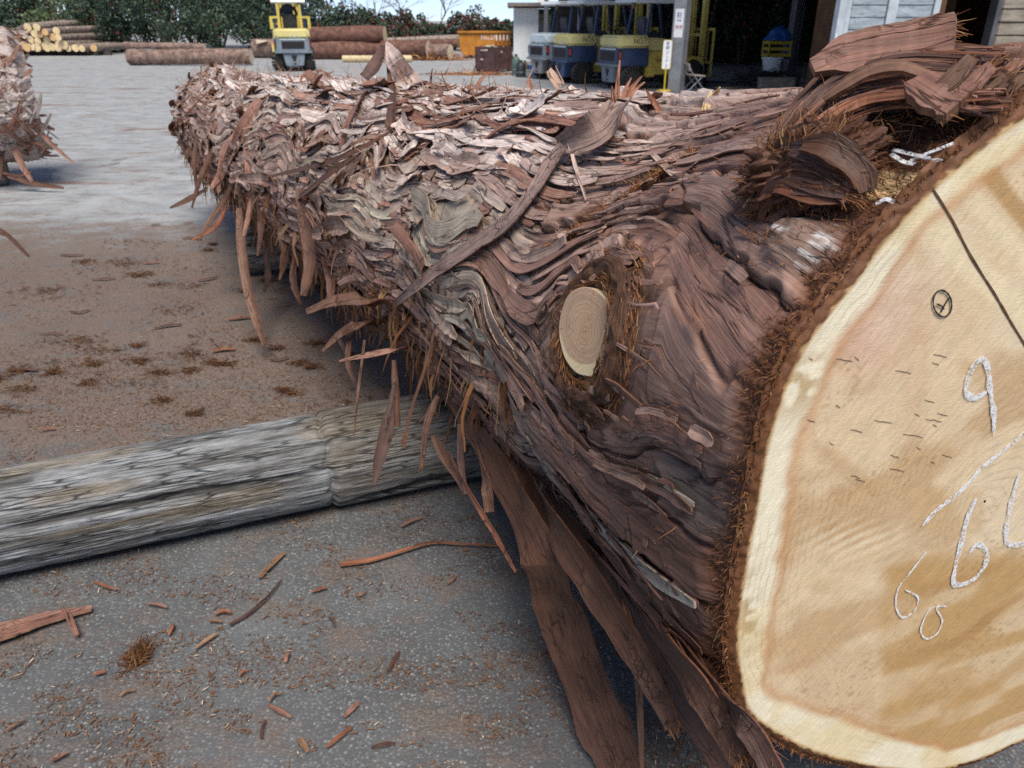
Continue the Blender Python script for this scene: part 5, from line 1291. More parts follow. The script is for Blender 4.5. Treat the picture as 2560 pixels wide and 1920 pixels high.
_z = zat(104, 37.0); mb = MB(); mb.prism([(xat(638, 37, 1), zat(100, 37)), (xat(638, 37, 1), zat(110, 37)), (xat(664, 37, 1), zat(103, 37))], 36.98, 37.6, 'Y'); under(mb.build('wedge_cut', M_END2), BL)
# shredded bark lying against the red logs and the stack
for nm, u, v, sx, sy, sz, n, lab, sd in (('bark_heap', 1085, 150, 1.3, .5, .22, 700, 'low heap of shredded brown bark before the red logs', 71), ('bark_heap', 290, 105, .5, .7, .75, 600, 'ragged tuft of bark at the end of the tall log stack', 72), ('bark_heap', 1190, 186, 1.4, .5, .03, 260, 'thin scatter of bark by the rusty bin', 73)):
    r = np.random.default_rng(sd); g = gnd(u, v) if v > 120 else np.array([xat(u, 46.5), 45.0, 0.0])
    C = g + np.stack([r.normal(0, sx * .5, n), r.normal(0, sy * .5, n), np.abs(r.normal(0, sz * .6, n)) + .01], 1)
    o = fibres(nm, C, r.normal(0, 1, (n, 3)) * [1, 1, .35], .12 + .3 * r.random(n), .02 + .03 * r.random(n), fcols(n, sd, 1.3), sd, .1, .2, 4, .006, None); tag(o, lab, 'bark', None, 'stuff')

# ---- orange skip, rusty bin
ORANGE = mat('orange_paint', (.50, .20, .022), .55, .14, 3, 0, .002, 20, .3, (.16, .06, .02)); WHITEP = mat('white_paint', (.78, .78, .75), .6, .05, 4); RUST = mat('rusty_steel', (.085, .045, .045), .75, .25, 5, 0, .003, 30, .3, (.14, .06, .035))
Yc = 37.0; x0, x1 = xat(1148, Yc, .8), xat(1276, Yc, .8); zt = zat(81, Yc)
T = thing('skip_container', 'orange steel skip with a white number and ribbed end', 'container', ((x0 + x1) / 2, Yc, 0))
W = x1 - x0; mb = MB(); mb.prism([(-W / 2, .35), (-W / 2 + .2, .12), (W / 2, .12), (W / 2, zt), (-W / 2, zt)], 0, 1.6, 'Y'); mb.build('body', ORANGE, T, .02)
mb = MB(); mb.box((0, -.03, zt + .02), (W + .1, .1, .09)); mb.build('top_rail', ORANGE, T, .01)
mb = MB(); mb.box((W * .34, -.045, zt * .52), (W * .30, .08, .05)); mb.build('cross_rail', ORANGE, T, .01)
for k in range(4):
    mb = MB(); mb.box((W * (.23 + .07 * k), -.05, zt * .76), (.05, .1, zt * .36)); mb.build('rib', ORANGE, T, .008)
    mb = MB(); mb.box((W * (.23 + .07 * k), -.104, zt * .80), (.06, .008, zt * .2)); mb.build('reflector', WHITEP, T)
for k in (-.3, .3):
    mb = MB(); mb.box((W * k, .5, .065), (.2, .9, .13)); mb.build('skid', RUST, T, .01)
text('No.27', .26, (W * .07, -.012, zt * .80), (math.pi / 2, 0, 0), WHITEP, T)
Yb = 27.6; c = gnd(1226, 181)
T = thing('scrap_bin', 'rusty dark red steel bin heaped with pale wood scraps', 'bin', (c[0] + .10, c[1] + .62, 0), math.radians(-38))
s_ = .86; hB_ = .70
for k in range(4):
    a = k * math.pi / 2; mb = MB(); mb.box((math.cos(a) * (s_ / 2), math.sin(a) * (s_ / 2), .06 + hB_ / 2), (.02 if k % 2 == 0 else s_ - .04, .02 if k % 2 else s_ + .02, hB_)); mb.build('side_plate', RUST, T, .004)
    mb = MB(); mb.box((math.cos(a + .785) * s_ * .60, math.sin(a + .785) * s_ * .60, .03), (.12, .12, .06)); mb.build('foot', RUST, T, .01)
mb = MB(); mb.box((0, 0, .08), (s_ - .06, s_ - .06, .02)); mb.build('floor_plate', RUST, T)
r = np.random.default_rng(5); SCR = mat('wood_scrap', (.62, .54, .42), .8, .2, 5, 0, .004, 20)
mb = MB()
for k in range(70):
    p = (T.location.x + r.uniform(-.33, .33), T.location.y + r.uniform(-.33, .33), .28 + .05 * (k // 7) + r.uniform(-.03, .05))
    M = Matrix.Rotation(r.random() * 6, 3, 'Z') @ Matrix.Rotation(r.normal(0, .4), 3, 'X'); mb.box(p, (.06 + .08 * r.random(), .12 + .2 * r.random(), .03 + .03 * r.random()), M=M)
o = mb.build('wood_scraps', SCR); tag(o, 'pale offcuts heaped in the rusty bin', 'scraps', None, 'stuff')

# ---- junk by the hut
BLUEP = mat('blue_plastic', (.10, .25, .55), .45, .1, 3); GREYP = mat('grey_plastic', (.42, .46, .47), .5, .1, 3); DKM = mat('dark_metal', (.05, .055, .06), .5, .2, 6, .4, .002, 30); GALV = mat('galvanised', (.36, .38, .40), .5, .12, 6, .5, .001, 50, .15); BROWNW = mat('old_wood', (.20, .15, .11), .85, .25, 4, 0, .004, 30)
def tub(name, u, v, w, d, h, m_, label, cat, rz=0.2, lid=False):
    g = gnd(u, v); T = thing(name, label, cat, tuple(g), rz)
    mb = MB(); mb.prism([(-w * .44, 0), (w * .44, 0), (w * .5, h), (-w * .5, h)], -d / 2, d / 2, 'Y'); mb.build('body', m_, T, .02, True)
    mb = MB(); mb.box((0, 0, h - .008), (w * 1.06, d * 1.06, .03)); mb.build('rim', m_, T, .01)
    return T
tub('plastic_crate', 1335, 189, .34, .4, .30, BLUEP, 'bright blue plastic tub on the ground by the grey forklift', 'tub')
tub('plastic_tub', 1318, 191, .26, .3, .17, GREYP, 'pale grey plastic tub in front of the blue one', 'tub', .1)
def can(name, u, v, r_, h, m_, label, cat, prof=None):
    g = gnd(u, v); T = thing(name, label, cat, tuple(g)); mb = MB()
    mb.lathe(prof or [(r_ * .96, 0), (r_, .03), (r_, h * .8), (r_ * .7, h * .93), (r_ * .3, h)], n=20); mb.build('body', m_, T, 0, True)
    mb = MB(); mb.lathe([(r_ * .32, h * .97), (r_ * .32, h * 1.1), (r_ * .2, h * 1.12)], n=12); mb.build('valve', DKM, T, 0, True)
    mb = MB(); mb.lathe([(r_ * 1.03, h * .3), (r_ * 1.03, h * .34)], n=20); mb.build('band', GALV, T)
    return T
can('gas_cylinder', 1290, 189, .13, .55, mat('dull_green', (.10, .16, .13), .5, .15, 5, .2), 'dull green cylinder between the rusty bin and the hut', 'cylinder')
can('milk_can', 1302, 192, .15, .42, DKM, 'stout dark can beside the dull green cylinder', 'can')
can('oil_can', 1312, 188, .11, .38, BROWNW, 'brown can behind the pale grey tub', 'can')
for k, (u, lean) in enumerate(((1328, .12), (1336, .10))):
    g = gnd(u, 168); mb = MB(); mb.bar((g[0], g[1], 0), (g[0] + lean, g[1] + .25, 1.0 + .15 * k), .13, .03)
    tag(mb.build('leaning_plank', BROWNW if k else mat('grey_wood', (.33, .32, .30), .85, .2, 5), None, .004), ['short grey plank leaning against the white hut', 'longer dark brown plank leaning against the white hut'][k], 'plank')

# ---- white hut with a flat brown roof
HUTW = mat('hut_white', (.80, .83, .82), .6, .04, 1.5, 0, .001, 30, .12, (.5, .5, .46)); ROOFB = mat('hut_roof', (.20, .165, .15), .6, .12, 3); GREEN = mat('green_trim', (.10, .22, .17), .5, .1, 4); SHUT = mat('grey_shutter', (.28, .30, .29), .5, .08, 5)
Yh = 34.5; x0, x1 = xat(1284, Yh, 1.5), xat(1346, Yh, 1.5); x2 = xat(1475, Yh + 3, 1.5); zr = zat(16, Yh)
T = thing('site_hut', 'white prefab hut with flat brown roof and grey shutter', 'building', (x0, Yh, 0))
mb = MB(); mb.box(((x1 - x0) / 2, 2.5, zr / 2 - .03), (x1 - x0, 5.0, zr - .06)); mb.build('wall', HUTW, T)
mb = MB(); mb.box((x1 - x0 + (x2 - x1) / 2, 3.6, zr / 2 - .03), (x2 - x1, 2.8, zr - .06)); w2 = mb.build('side_wall', HUTW, T)
for k in range(11):
    mb = MB(); mb.box((x1 - x0 + .30, 2.185, .28 + .2 * k), (.56, .03, .16)); mb.build('siding_board', HUTW, w2, .004)
mb = MB(); mb.box((x1 - x0 + 1.06, 2.19, 1.05), (.95, .04, 1.95)); sh = mb.build('shutter', SHUT, T, .005)
for k in range(9):
    mb = MB(); mb.box((x1 - x0 + 1.06, 2.16, .2 + .2 * k), (.93, .03, .05)); mb.build('slat', SHUT, sh, .004)
mb = MB(); mb.box(((x2 - x0) / 2 + .45, 2.2, zr + .06), (x2 - x0 + 1.4, 5.6, .14)); mb.build('roof', ROOFB, T, .01)
mb = MB(); mb.box((x1 - x0 + 1.2, 1.7, zr - .2), (2.2, .06, .16)); mb.build('fascia', GREEN, T, .005)
mb = MB(); mb.box((x1 - x0 + .35, 1.6, zr - .42), (.5, .1, .3)); mb.build('sign_box', mat('pale_yellow', (.55, .52, .30), .6, .1, 4), T, .01)

# ================================================================== open shed with forklifts
STEEL = mat('grey_steel', (.27, .28, .30), .5, .10, 4, .3, .001, 40, .2, (.16, .12, .10)); STEELD = mat('dark_steel', (.10, .10, .11), .55, .12, 4, .2)
def hbeam(name, x, y, h, w, label, m_, rz=0.0):
    T = thing(name, label, 'post', (x, y, 0), rz); t = w * .09
    mb = MB(); mb.box((-w / 2 + t / 2, 0, h / 2 + .012), (t, w * .95, h)); mb.build('flange', m_, T, .003)
    mb = MB(); mb.box((w / 2 - t / 2, 0, h / 2 + .012), (t, w * .95, h)); mb.build('flange', m_, T, .003)
    mb = MB(); mb.box((0, 0, h / 2 + .012), (w - 2 * t, t, h)); mb.build('web', m_, T)
    mb = MB(); mb.box((0, 0, .006), (w * 1.3, w * 1.3, .012)); mb.build('base_plate', m_, T)
    return T
g = gnd(1690, 241); SHX, SHY = g[0], g[1]
PIL = hbeam('steel_post', SHX, SHY + .1, 4.2, .30, 'broad grey steel post carrying a paper notice, beside the folding chair', STEEL, math.radians(58))
for k, (u, v, w, lab) in enumerate(((1365, 186, .10, 'thin grey steel post rising behind the pale grey forklift'), (1449, 186, .10, 'thin light steel post standing behind the forklift with number five'), (1990, 188, .28, 'dark steel post at the back beside the blue tarpaulin'))):
    Y = [25.5, 25.8, 25.2][k]; hbeam('steel_post', xat(u, Y, 1.5), Y, 4.2, w, lab, [STEEL, GALV, STEELD][k], .3)
# shed roof; back and right board walls are added to keep sky light out
SHED = thing('open_shed', 'open timber-yard shed with a dark interior', 'shed', (SHX + 3.2, 25, 0)); SX0, SX1 = SHX - 1.9, SHX + 8.5
def shb(name, c, d, m_, bev=0.0):
    mb = MB(); mb.box((c[0] - SHED.location.x, c[1] - 25, c[2]), d); return mb.build(name, m_, SHED, bev)
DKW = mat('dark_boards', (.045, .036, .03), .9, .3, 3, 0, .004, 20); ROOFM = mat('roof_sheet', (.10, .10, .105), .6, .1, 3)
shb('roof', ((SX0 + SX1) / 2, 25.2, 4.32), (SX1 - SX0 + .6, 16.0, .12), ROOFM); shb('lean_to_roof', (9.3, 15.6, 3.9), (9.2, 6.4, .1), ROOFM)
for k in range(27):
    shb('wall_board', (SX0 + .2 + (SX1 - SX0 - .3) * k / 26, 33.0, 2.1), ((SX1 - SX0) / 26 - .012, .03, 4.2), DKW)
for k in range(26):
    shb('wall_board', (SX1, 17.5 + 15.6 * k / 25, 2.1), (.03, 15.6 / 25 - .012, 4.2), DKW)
shb('eaves_beam', ((SX0 + SX1) / 2, SHY + .1, 4.17), (SX1 - SX0, .2, .16), STEELD)
for k in range(5):
    bush('potted_shrub', SHX + .6 + 1.5 * k, 31.4 + .5 * (k % 2), 1.9, 2.7 + .3 * (k % 3), 'dark shrub growing against the back boards of the shed', 1300 + k, .25, (.03, .045, .03), 1500, 'shrubs at the back of the shed')

# ---- forklifts
YEL = mat('forklift_yellow', (.60, .47, .10), .42, .08, 2.5, 0, .0008, 60, .28, (.28, .20, .08)); PYEL = mat('forklift_pale_yellow', (.72, .63, .26), .42, .05, 2, 0, .0008, 60, .2, (.4, .34, .16)); NAVY = mat('forklift_navy', (.030, .055, .125), .42, .12, 3, 0, .0008, 60, .2, (.09, .09, .09)); FGREY = mat('forklift_blue_grey', (.20, .25, .29), .5, .1, 4, 0, .001, 50, .3, (.18, .16, .14)); PALE = mat('forklift_pale', (.60, .68, .72), .45, .06, 3, 0, .001, 50, .15)
TYRE = mat('tyre_rubber', (.035, .034, .033), .85, .2, 8, 0, .003, 60, .3, (.10, .085, .07)); RIM = mat('wheel_rim', (.06, .06, .055), .6, .2, 6); SEATM = mat('seat_vinyl', (.05, .055, .075), .6, .15, 6); FWHITE = mat('guard_white', (.80, .84, .86), .45, .04, 2, 0, 0, 1, .1, (.5, .5, .5)); BLK = mat('grille_black', (.012, .010, .012), .6, .2, 9); REDL = mat('tail_lamp', (.35, .02, .02), .3, .1, 5); INK = mat('dark_lettering', (.09, .085, .05), .7, .1, 9); SIGNG = mat('plate_green', (.05, .13, .13), .5, .1, 6)
def wheel(T, x, y, r_, w, dual=False):
    W_ = bpy.data.objects.new('wheel', None); COL.objects.link(W_); W_.parent = T; W_.location = (x, y, r_); W_.empty_display_size = .05
    mb = MB(); mb.lathe([(r_ * .58, -w / 2), (r_ * .86, -w / 2), (r_ * .97, -w * .38), (r_, -w * .2), (r_, w * .2), (r_ * .97, w * .38), (r_ * .86, w / 2), (r_ * .58, w / 2)], ax='X', n=28)
    for k in range(18):
        a = 2 * math.pi * k / 18
        for sg in (-1, 1):
            M = Matrix.Rotation(a, 3, 'X') @ Matrix.Rotation(.35 * sg, 3, 'Y'); mb.box(M @ Vector((sg * w * .25, 0, r_ * .985)), (w * .42, .035, .03), M=M)
    mb.build('tyre', TYRE, W_, 0, True)
    mb = MB(); mb.lathe([(r_ * .60, -w * .36), (r_ * .5, -w * .30), (r_ * .2, -w * .22), (r_ * .18, -w * .40), (r_ * .05, -w * .42)], ax='X', n=20); mb.lathe([(r_ * .05, w * .42), (r_ * .18, w * .40), (r_ * .2, w * .22), (r_ * .5, w * .30), (r_ * .60, w * .36)], ax='X', n=20); mb.build('rim', RIM, W_, 0, True)
def forklift(label, loc, heading, num=None, lower=NAVY, block=FGREY, top=PYEL, guard=True, driver=False, rails=False, plate='35'):
    T = thing('forklift', label, 'forklift', loc, -heading)
    # counterweight: navy lower, yellow crown, tapering block between the rear wheels
    mb = MB(); mb.prism([(-.60, -1.16), (-.52, -1.33), (.52, -1.33), (.60, -1.16), (.60, -.42), (-.60, -.42)], .56, 1.0, 'Z'); mb.build('counterweight', lower, T, .03, True)
    mb = MB(); mb.prism([(-.60, -1.14), (-.52, -1.31), (.52, -1.31), (.60, -1.14), (.60, -.42), (-.60, -.42)], 1.003, 1.30, 'Z'); mb.build('counterweight_crown', top, T, .06, True, 3)
    mb = MB(); mb.prism([(-.60, .56), (.60, .56), (.60, .62), (-.60, .62)], -1.36, -1.30, 'Y'); mb.build('bumper', block, T, .01)
    mb = MB(); mb.prism([(-.36, .555), (.36, .555), (.28, .17), (-.28, .17)], -1.31, -.95, 'Y'); bl = mb.build('rear_block', block, T, .02, True)
    mb = MB(); mb.prism([(-.10, .50), (.10, .50), (.03, .32), (-.03, .32)], -1.318, -1.30, 'Y'); mb.build('tow_slot', BLK, bl)
    mb = MB(); mb.box((0, -1.314, .24), (.10, .012, .03)); mb.build('tow_pin', BLK, bl)
    mb = MB(); mb.prism([(-.36, .70), (.36, .70), (.36, .92), (-.36, .92)], -1.342, -1.31, 'Y'); mb.build('grille', BLK, T)
    mb = MB(); mb.prism([(-.40, .96), (.40, .96), (.40, .992), (-.40, .992)], -1.342, -1.31, 'Y'); mb.build('trim_strip', PALE, T, .004)
    for sx in (-1, 1):
        M = Matrix.Rotation(sx * math.radians(65), 3, 'Z'); mb = MB(); mb.box((sx * .565, -1.26, .84), (.10, .03, .24), M=M); lp = mb.build('tail_lamp_box', BLK, T, .008)
        mb = MB(); mb.box((sx * .575, -1.275, .84), (.06, .03, .16), M=M); mb.build('tail_lamp', REDL, lp, .006)
    text('KOMATSU', .075, (.10, -1.316, 1.055), (math.pi / 2, 0, 0), PALE, T)
    if num:
        text(num, .17, (.604, -.72, 1.16), (math.pi / 2, 0, math.pi / 2), INK, T); text(num, .17, (-.604, -.72, 1.16), (math.pi / 2, 0, -math.pi / 2), INK, T)
    # frame, bonnet, cowl
    mb = MB(); mb.prism([(-.46, .30), (.62, .30), (.62, .92), (-.40, .92), (-.46, .60)], -.53, .53, 'X'); mb.build('frame', YEL, T, .015)
    mb = MB(); mb.prism([(-.415, .925), (.12, .925), (.12, 1.22), (-.415, 1.25)], -.50, .50, 'X'); mb.build('bonnet', top, T, .02)
    mb = MB(); mb.prism([(.30, .925), (.62, .925), (.72, 1.10), (.62, 1.14), (.34, 1.14)], -.52, .52, 'X'); cw = mb.build('cowl', YEL, T, .02)
    mb = MB(); mb.box((.526, .47, 1.03), (.012, .26, .16)); pl = mb.build('number_plate', SIGNG, cw); text(plate, .15, (.534, .47, 1.03), (math.pi / 2, 0, math.pi / 2), FWHITE, cw)
    text('合組RC木材', .115, (.5335, .12, .70), (math.pi / 2, 0, math.pi / 2), INK, T)
    mb = MB(); mb.box((0, .05, .33), (1.16, .5, .05)); mb.build('step', BLK, T, .008)
    for sx in (-1, 1):
        mb = MB(); mb.prism([(.58, .40), (.70, .72), (.86, .80), (1.10, .76), (1.22, .62), (1.18, .58), (1.05, .69), (.87, .73), (.74, .66), (.66, .40)], sx * .36, sx * .68, 'X'); mb.build('fender', YEL, T, .006)
        wheel(T, sx * .50, .92, .36, .27); wheel(T, sx * .47, -.86, .315, .23)
    # seat, wheel, levers
    mb = MB(); mb.box((0, -.14, 1.31), (.46, .44, .13)); mb.prism([(-.36, 1.30), (-.26, 1.30), (-.32, 1.74), (-.42, 1.72)], -.22, .22, 'X'); mb.build('seat', SEATM, T, .03, True)
    mb = MB(); pts = [Vector((.17 * math.cos(a), .42 + .13 * math.sin(a), 1.42 + .10 * math.sin(a))) for a in np.linspace(0, 2 * math.pi, 17)]; mb.tube(pts, .014, 6); mb.bar((0, .42, 1.42), (0, .56, 1.10), .035); mb.build('steering_wheel', BLK, T, 0, True)
    # overhead guard
    for sx in (-1, 1):
        mb = MB(); mb.bar((sx * .50, -.50, 1.20), (sx * .45, -.36, 2.06), .075, .06); mb.build('guard_pillar', NAVY, T, .006)
        mb = MB(); mb.bar((sx * .50, .66, 1.02), (sx * .45, .42, 2.06), .07, .06); mb.build('guard_pillar', NAVY, T, .006)
    mb = MB(); mb.prism([(-.92, 2.07), (-.80, 2.05), (.62, 2.05), (.66, 2.09), (.60, 2.13), (-.60, 2.175), (-.86, 2.165)], -.54, .54, 'X'); mb.build('guard_roof', FWHITE, T, .02, True)
    mb = MB(); mb.lathe([(.02, -.03), (.075, -.02), (.085, .03), (.06, .06)], (.33, -.84, 2.00), 'Y', 14); mb.build('rear_lamp', mat('lamp_brown', (.10, .075, .06), .5, .2, 9), T, 0, True)
    # mast
    for sx in (-1, 1):
        mb = MB(); mb.box((sx * .34, 1.36, 1.32), (.09, .13, 2.5)); mb.build('mast_channel', YEL, T, .006)
        mb = MB(); mb.box((sx * .22, 1.40, 1.40), (.07, .10, 2.55)); mb.build('mast_channel', YEL, T, .006)
        mb = MB(); mb.box((sx * .26, 1.62, .52), (.10, .05, 1.0)); mb.prism([(1.60, .07), (2.70, .05), (2.70, .07), (1.60, .12)], sx * .26 - .05, sx * .26 + .05, 'X'); mb.build('fork', DKM, T, .004)
        mb = MB(); mb.bar((sx * .54, 1.56, .30), (sx * .54, 1.56, 1.45), .05); mb.build('backrest_bar', YEL, T, .004)
    for z in (.30, .62, 1.43):
        mb = MB(); mb.box((0, 1.555, z), (1.12, .055, .07)); mb.build('carriage_bar', YEL, T, .004)
    for x in (-.27, 0, .27):
        mb = MB(); mb.box((x, 1.565, 1.03), (.035, .03, .76)); mb.build('backrest_bar', YEL, T, .003)
    for z in (.5, 1.3, 2.5):
        mb = MB(); mb.box((0, 1.37, z), (.62, .06, .08)); mb.build('mast_crossbar', YEL, T, .004)
    mb = MB(); mb.box((0, .92, .36), (.72, .16, .16)); mb.box((0, -.86, .32), (.72, .12, .12)); mb.box((0, 1.15, .36), (.4, .36, .12)); mb.build('axle', BLK, T, .01)
    if rails:
        for sx in (-1, 1):
            mb = MB(); mb.bar((sx * .60, -.92, 1.28), (sx * .60, -.92, 1.66), .09); mb.bar((sx * .60, -.92, 1.63), (sx * .36, -.92, 1.63), .07); mb.bar((sx * .36, -.90, 1.28), (sx * .34, -.90, 2.0), .08); mb.build('side_rail', YEL, T, .006)
    T.scale = (SCL,) * 3
    return T
SCL = .935
g7 = gnd(1575, 224); hd = math.radians(68)
def fl_loc(g, hd):   # rear near-side wheel contact -> origin
    f = np.array([math.sin(hd), math.cos(hd)]); rt = np.array([math.cos(hd), -math.sin(hd)]); p = g[:2] + (f * .86 - rt * .47) * .935
    return (p[0], p[1], 0)
forklift('yellow and navy forklift with number seven on its counterweight, before the signboard', fl_loc(g7, hd), hd, 'NO.7')
g5 = gnd(1451, 209); forklift('yellow and navy forklift with number five, parked alongside number seven', fl_loc(g5, hd), hd, 'NO5', NAVY, mat('forklift_blue', (.05, .09, .20), .45, .1, 4, 0, .001, 50, .2))
g3 = gnd(1392, 199); forklift('forklift with pale grey counterweight, half hidden behind number five', fl_loc(g3, math.radians(62)), math.radians(62), None, FGREY, mat('forklift_grey', (.30, .31, .32), .5, .1, 4, 0, .001, 50, .3), PALE)
SCL = 1.0
gy = gnd(722, 177); HDY = math.radians(-16)
FY = forklift('yellow forklift with white roof driving away across the yard', (gy[0], gy[1] + .8, 0), HDY, None, FGREY, FGREY, PYEL, rails=True)

# ---- driver
def driver(loc, heading):
    T = thing('person', 'person in dark navy work clothes seated on the yellow forklift', 'person', loc, -heading)
    def skin_body(name, verts, edges, m_, parent):
        me = bpy.data.meshes.new(name); me.from_pydata([v[0] for v in verts], edges, []); ob = bpy.data.objects.new(name, me); COL.objects.link(ob)
        sk = ob.modifiers.new('skin', 'SKIN'); sk.use_smooth_shade = True; sb = ob.modifiers.new('sub', 'SUBSURF'); sb.levels = 2
        for sv, v in zip(me.skin_vertices[0].data, verts): sv.radius = (v[1], v[2])
        me.skin_vertices[0].data[0].use_root = True
        dg = bpy.context.evaluated_depsgraph_get(); dg.update(); nm = bpy.data.meshes.new_from_object(ob.evaluated_get(dg)); bpy.data.objects.remove(ob)
        nm.materials.clear(); return link(name, nm, m_, parent)
    v = [((0, 0, .08), .16, .11), ((0, -.02, .28), .15, .10), ((0, -.01, .46), .17, .11), ((0, 0, .58), .08, .08), ((0, .02, .66), .052, .055), ((0, .03, .73), .075, .09), ((0, .035, .84), .07, .085),
         ((.20, .0, .52), .062, .062), ((.27, .08, .32), .048, .048), ((.17, .32, .24), .038, .038), ((.12, .40, .26), .036, .025),
         ((-.20, .0, .52), .062, .062), ((-.27, .08, .32), .048, .048), ((-.17, .32, .24), .038, .038), ((-.12, .40, .26), .036, .025),
         ((.11, .02, .06), .10, .09), ((.15, .42, .08), .075, .07), ((.15, .52, -.30), .05, .05), ((.15, .62, -.34), .04, .035),
         ((-.11, .02, .06), .10, .09), ((-.15, .42, .08), .075, .07), ((-.15, .52, -.30), .05, .05), ((-.15, .62, -.34), .04, .035)]
    e = [(0, 1), (1, 2), (2, 3), (3, 4), (4, 5), (5, 6), (2, 7), (7, 8), (8, 9), (9, 10), (2, 11), (11, 12), (12, 13), (13, 14), (0, 15), (15, 16), (16, 17), (17, 18), (0, 19), (19, 20), (20, 21), (21, 22)]
    skin_body('body', v, e, mat('navy_workwear', (.018, .022, .06), .8, .2, 12), T)
    mb = MB(); mb.lathe([(.03, .90), (.085, .87), (.098, .82), (.095, .76), (.07, .70)], (0, .01, 0), 'Z', 14); mb.build('hair', mat('black_hair', (.012, .011, .012), .5, .2, 30), T, 0, True)
    for sx in (-1, 1):
        for k in range(5):
            mb = MB(); x = sx * (.10 + .012 * k); mb.tube([(x, .41, .26), (x, .45, .275 - .004 * abs(k - 2)), (x, .465, .25)], [.010, .009, .006], 5); mb.build('finger', mat('skin', (.45, .28, .20), .6, .08, 20), T, 0, True)
    return T
f_ = np.array([math.sin(HDY), math.cos(HDY)])
driver((gy[0] + f_[0] * -.12 + .0, gy[1] + .8 + f_[1] * -.12, 1.40), HDY)

# ---- signboard, notice, chair
SGW = mat('sign_white', (.82, .84, .85), .4, .03, 5); SGY = mat('sign_yellow', (.55, .40, .03), .5, .12, 6, 0, 0, 1, .2); SGB = mat('sign_blue', (.03, .09, .28), .5, .1, 5); SGR = mat('sign_red', (.5, .03, .05), .5, .1, 5)
g = gnd(1659, 241); T = thing('sign_stand', 'white vertical signboard on a yellow pole with striped round base', 'sign', tuple(g), math.radians(-6))
mb = MB(); mb.lathe([(.135, 0), (.145, .015), (.145, .12), (.125, .14), (.05, .145)], n=24); ba = mb.build('base', SGY, T, 0, True)
for k in range(4):
    a = k * math.pi / 2 - 1.1; pts = []
    mb = MB()
    for j in range(5): pts.append((.147 * math.cos(a + j * .1), .147 * math.sin(a + j * .1)))
    mb.add([(x, y, z) for z in (.03, .11) for x, y in pts], [(j, j + 1, 6 + j, 5 + j) for j in range(4)]); mb.build('stripe', BLK, ba)
mb = MB(); mb.tube([(0, 0, .14), (0, 0, .62)], .021, 10); mb.build('pole', SGY, T, 0, True)
def rrect(w, h, r_, z0):
    q = []
    for cx, cz, a0 in ((w / 2 - r_, h - r_, 0), (-w / 2 + r_, h - r_, 90), (-w / 2 + r_, r_, 180), (w / 2 - r_, r_, 270)):
        for k in range(6): a = math.radians(a0 + 18 * k); q.append((cx + r_ * math.cos(a), z0 + cz + r_ * math.sin(a)))
    return q
mb = MB(); mb.prism(rrect(.20, .60, .04, .56), -.012, .012, 'Y'); bo = mb.build('board_frame', SGY, T)
mb = MB(); mb.prism(rrect(.18, .575, .035, .572), -.016, .016, 'Y'); mb.build('board', SGW, bo)
for k, ch in enumerate('登録コーナー'):
    if ch == 'ー': mb = MB(); mb.box((0, -.0185, 1.085 - .088 * k), (.010, .003, .060)); mb.build('lettering', SGB, bo)
    else: text(ch, .080, (0, -.0175, 1.085 - .088 * k), (math.pi / 2, 0, 0), SGB, bo, ext=.001)
# paper notice taped to the broad post
nz = zat(58, SHY); a = math.radians(58)
T = thing('paper_notice', 'narrow white paper notice with blue and red characters taped on the broad post', 'notice', (SHX, SHY + .1, 0), a)
mb = MB(); mb.box((-.152, 0, nz), (.003, .20, .56)); mb.build('sheet', SGW, T)
rot = (math.pi / 2, 0, -math.pi / 2)
text('駐', .12, (-.1545, 0, nz + .15), rot, SGB, T, ext=.0008); text('車場', .05, (-.1545, 0, nz + .05), rot, SGB, T, ext=.0008); text('禁煙', .085, (-.1545, 0, nz - .08), rot, SGR, T, ext=.0008)
CHM = mat('chair_tube', (.40, .42, .44), .4, .06, 8, .4); CHP = mat('chair_pad', (.50, .42, .38), .6, .08, 8)
g = gnd(1730, 240); T = thing('folding_chair', 'grey folding chair with crossed tubular legs beside the broad post', 'chair', tuple(g), math.radians(100))
for sx in (-1, 1):
    mb = MB(); mb.tube([(sx * .19, -.26, .012), (sx * .19, -.22, .10), (sx * .19, .14, .52), (sx * .19, .20, .64)], .013, 8); mb.build('leg', CHM, T, 0, True)
    mb = MB(); mb.tube([(sx * .165, .24, .012), (sx * .165, .19, .10), (sx * .165, -.14, .42)], .013, 8); mb.build('leg', CHM, T, 0, True)
mb = MB(); mb.box((0, -.03, .435), (.36, .36, .035), M=Matrix.Rotation(.08, 3, 'X')); mb.build('seat', CHP, T, .012, True)
mb = MB(); mb.box((0, .19, .61), (.40, .03, .17), M=Matrix.Rotation(-.3, 3, 'X')); mb.build('backrest', CHP, T, .012, True)
mb = MB(); mb.tube([(-.165, .16, .135), (.165, .16, .135)], .009, 6); mb.build('stretcher', CHM, T, 0, True)

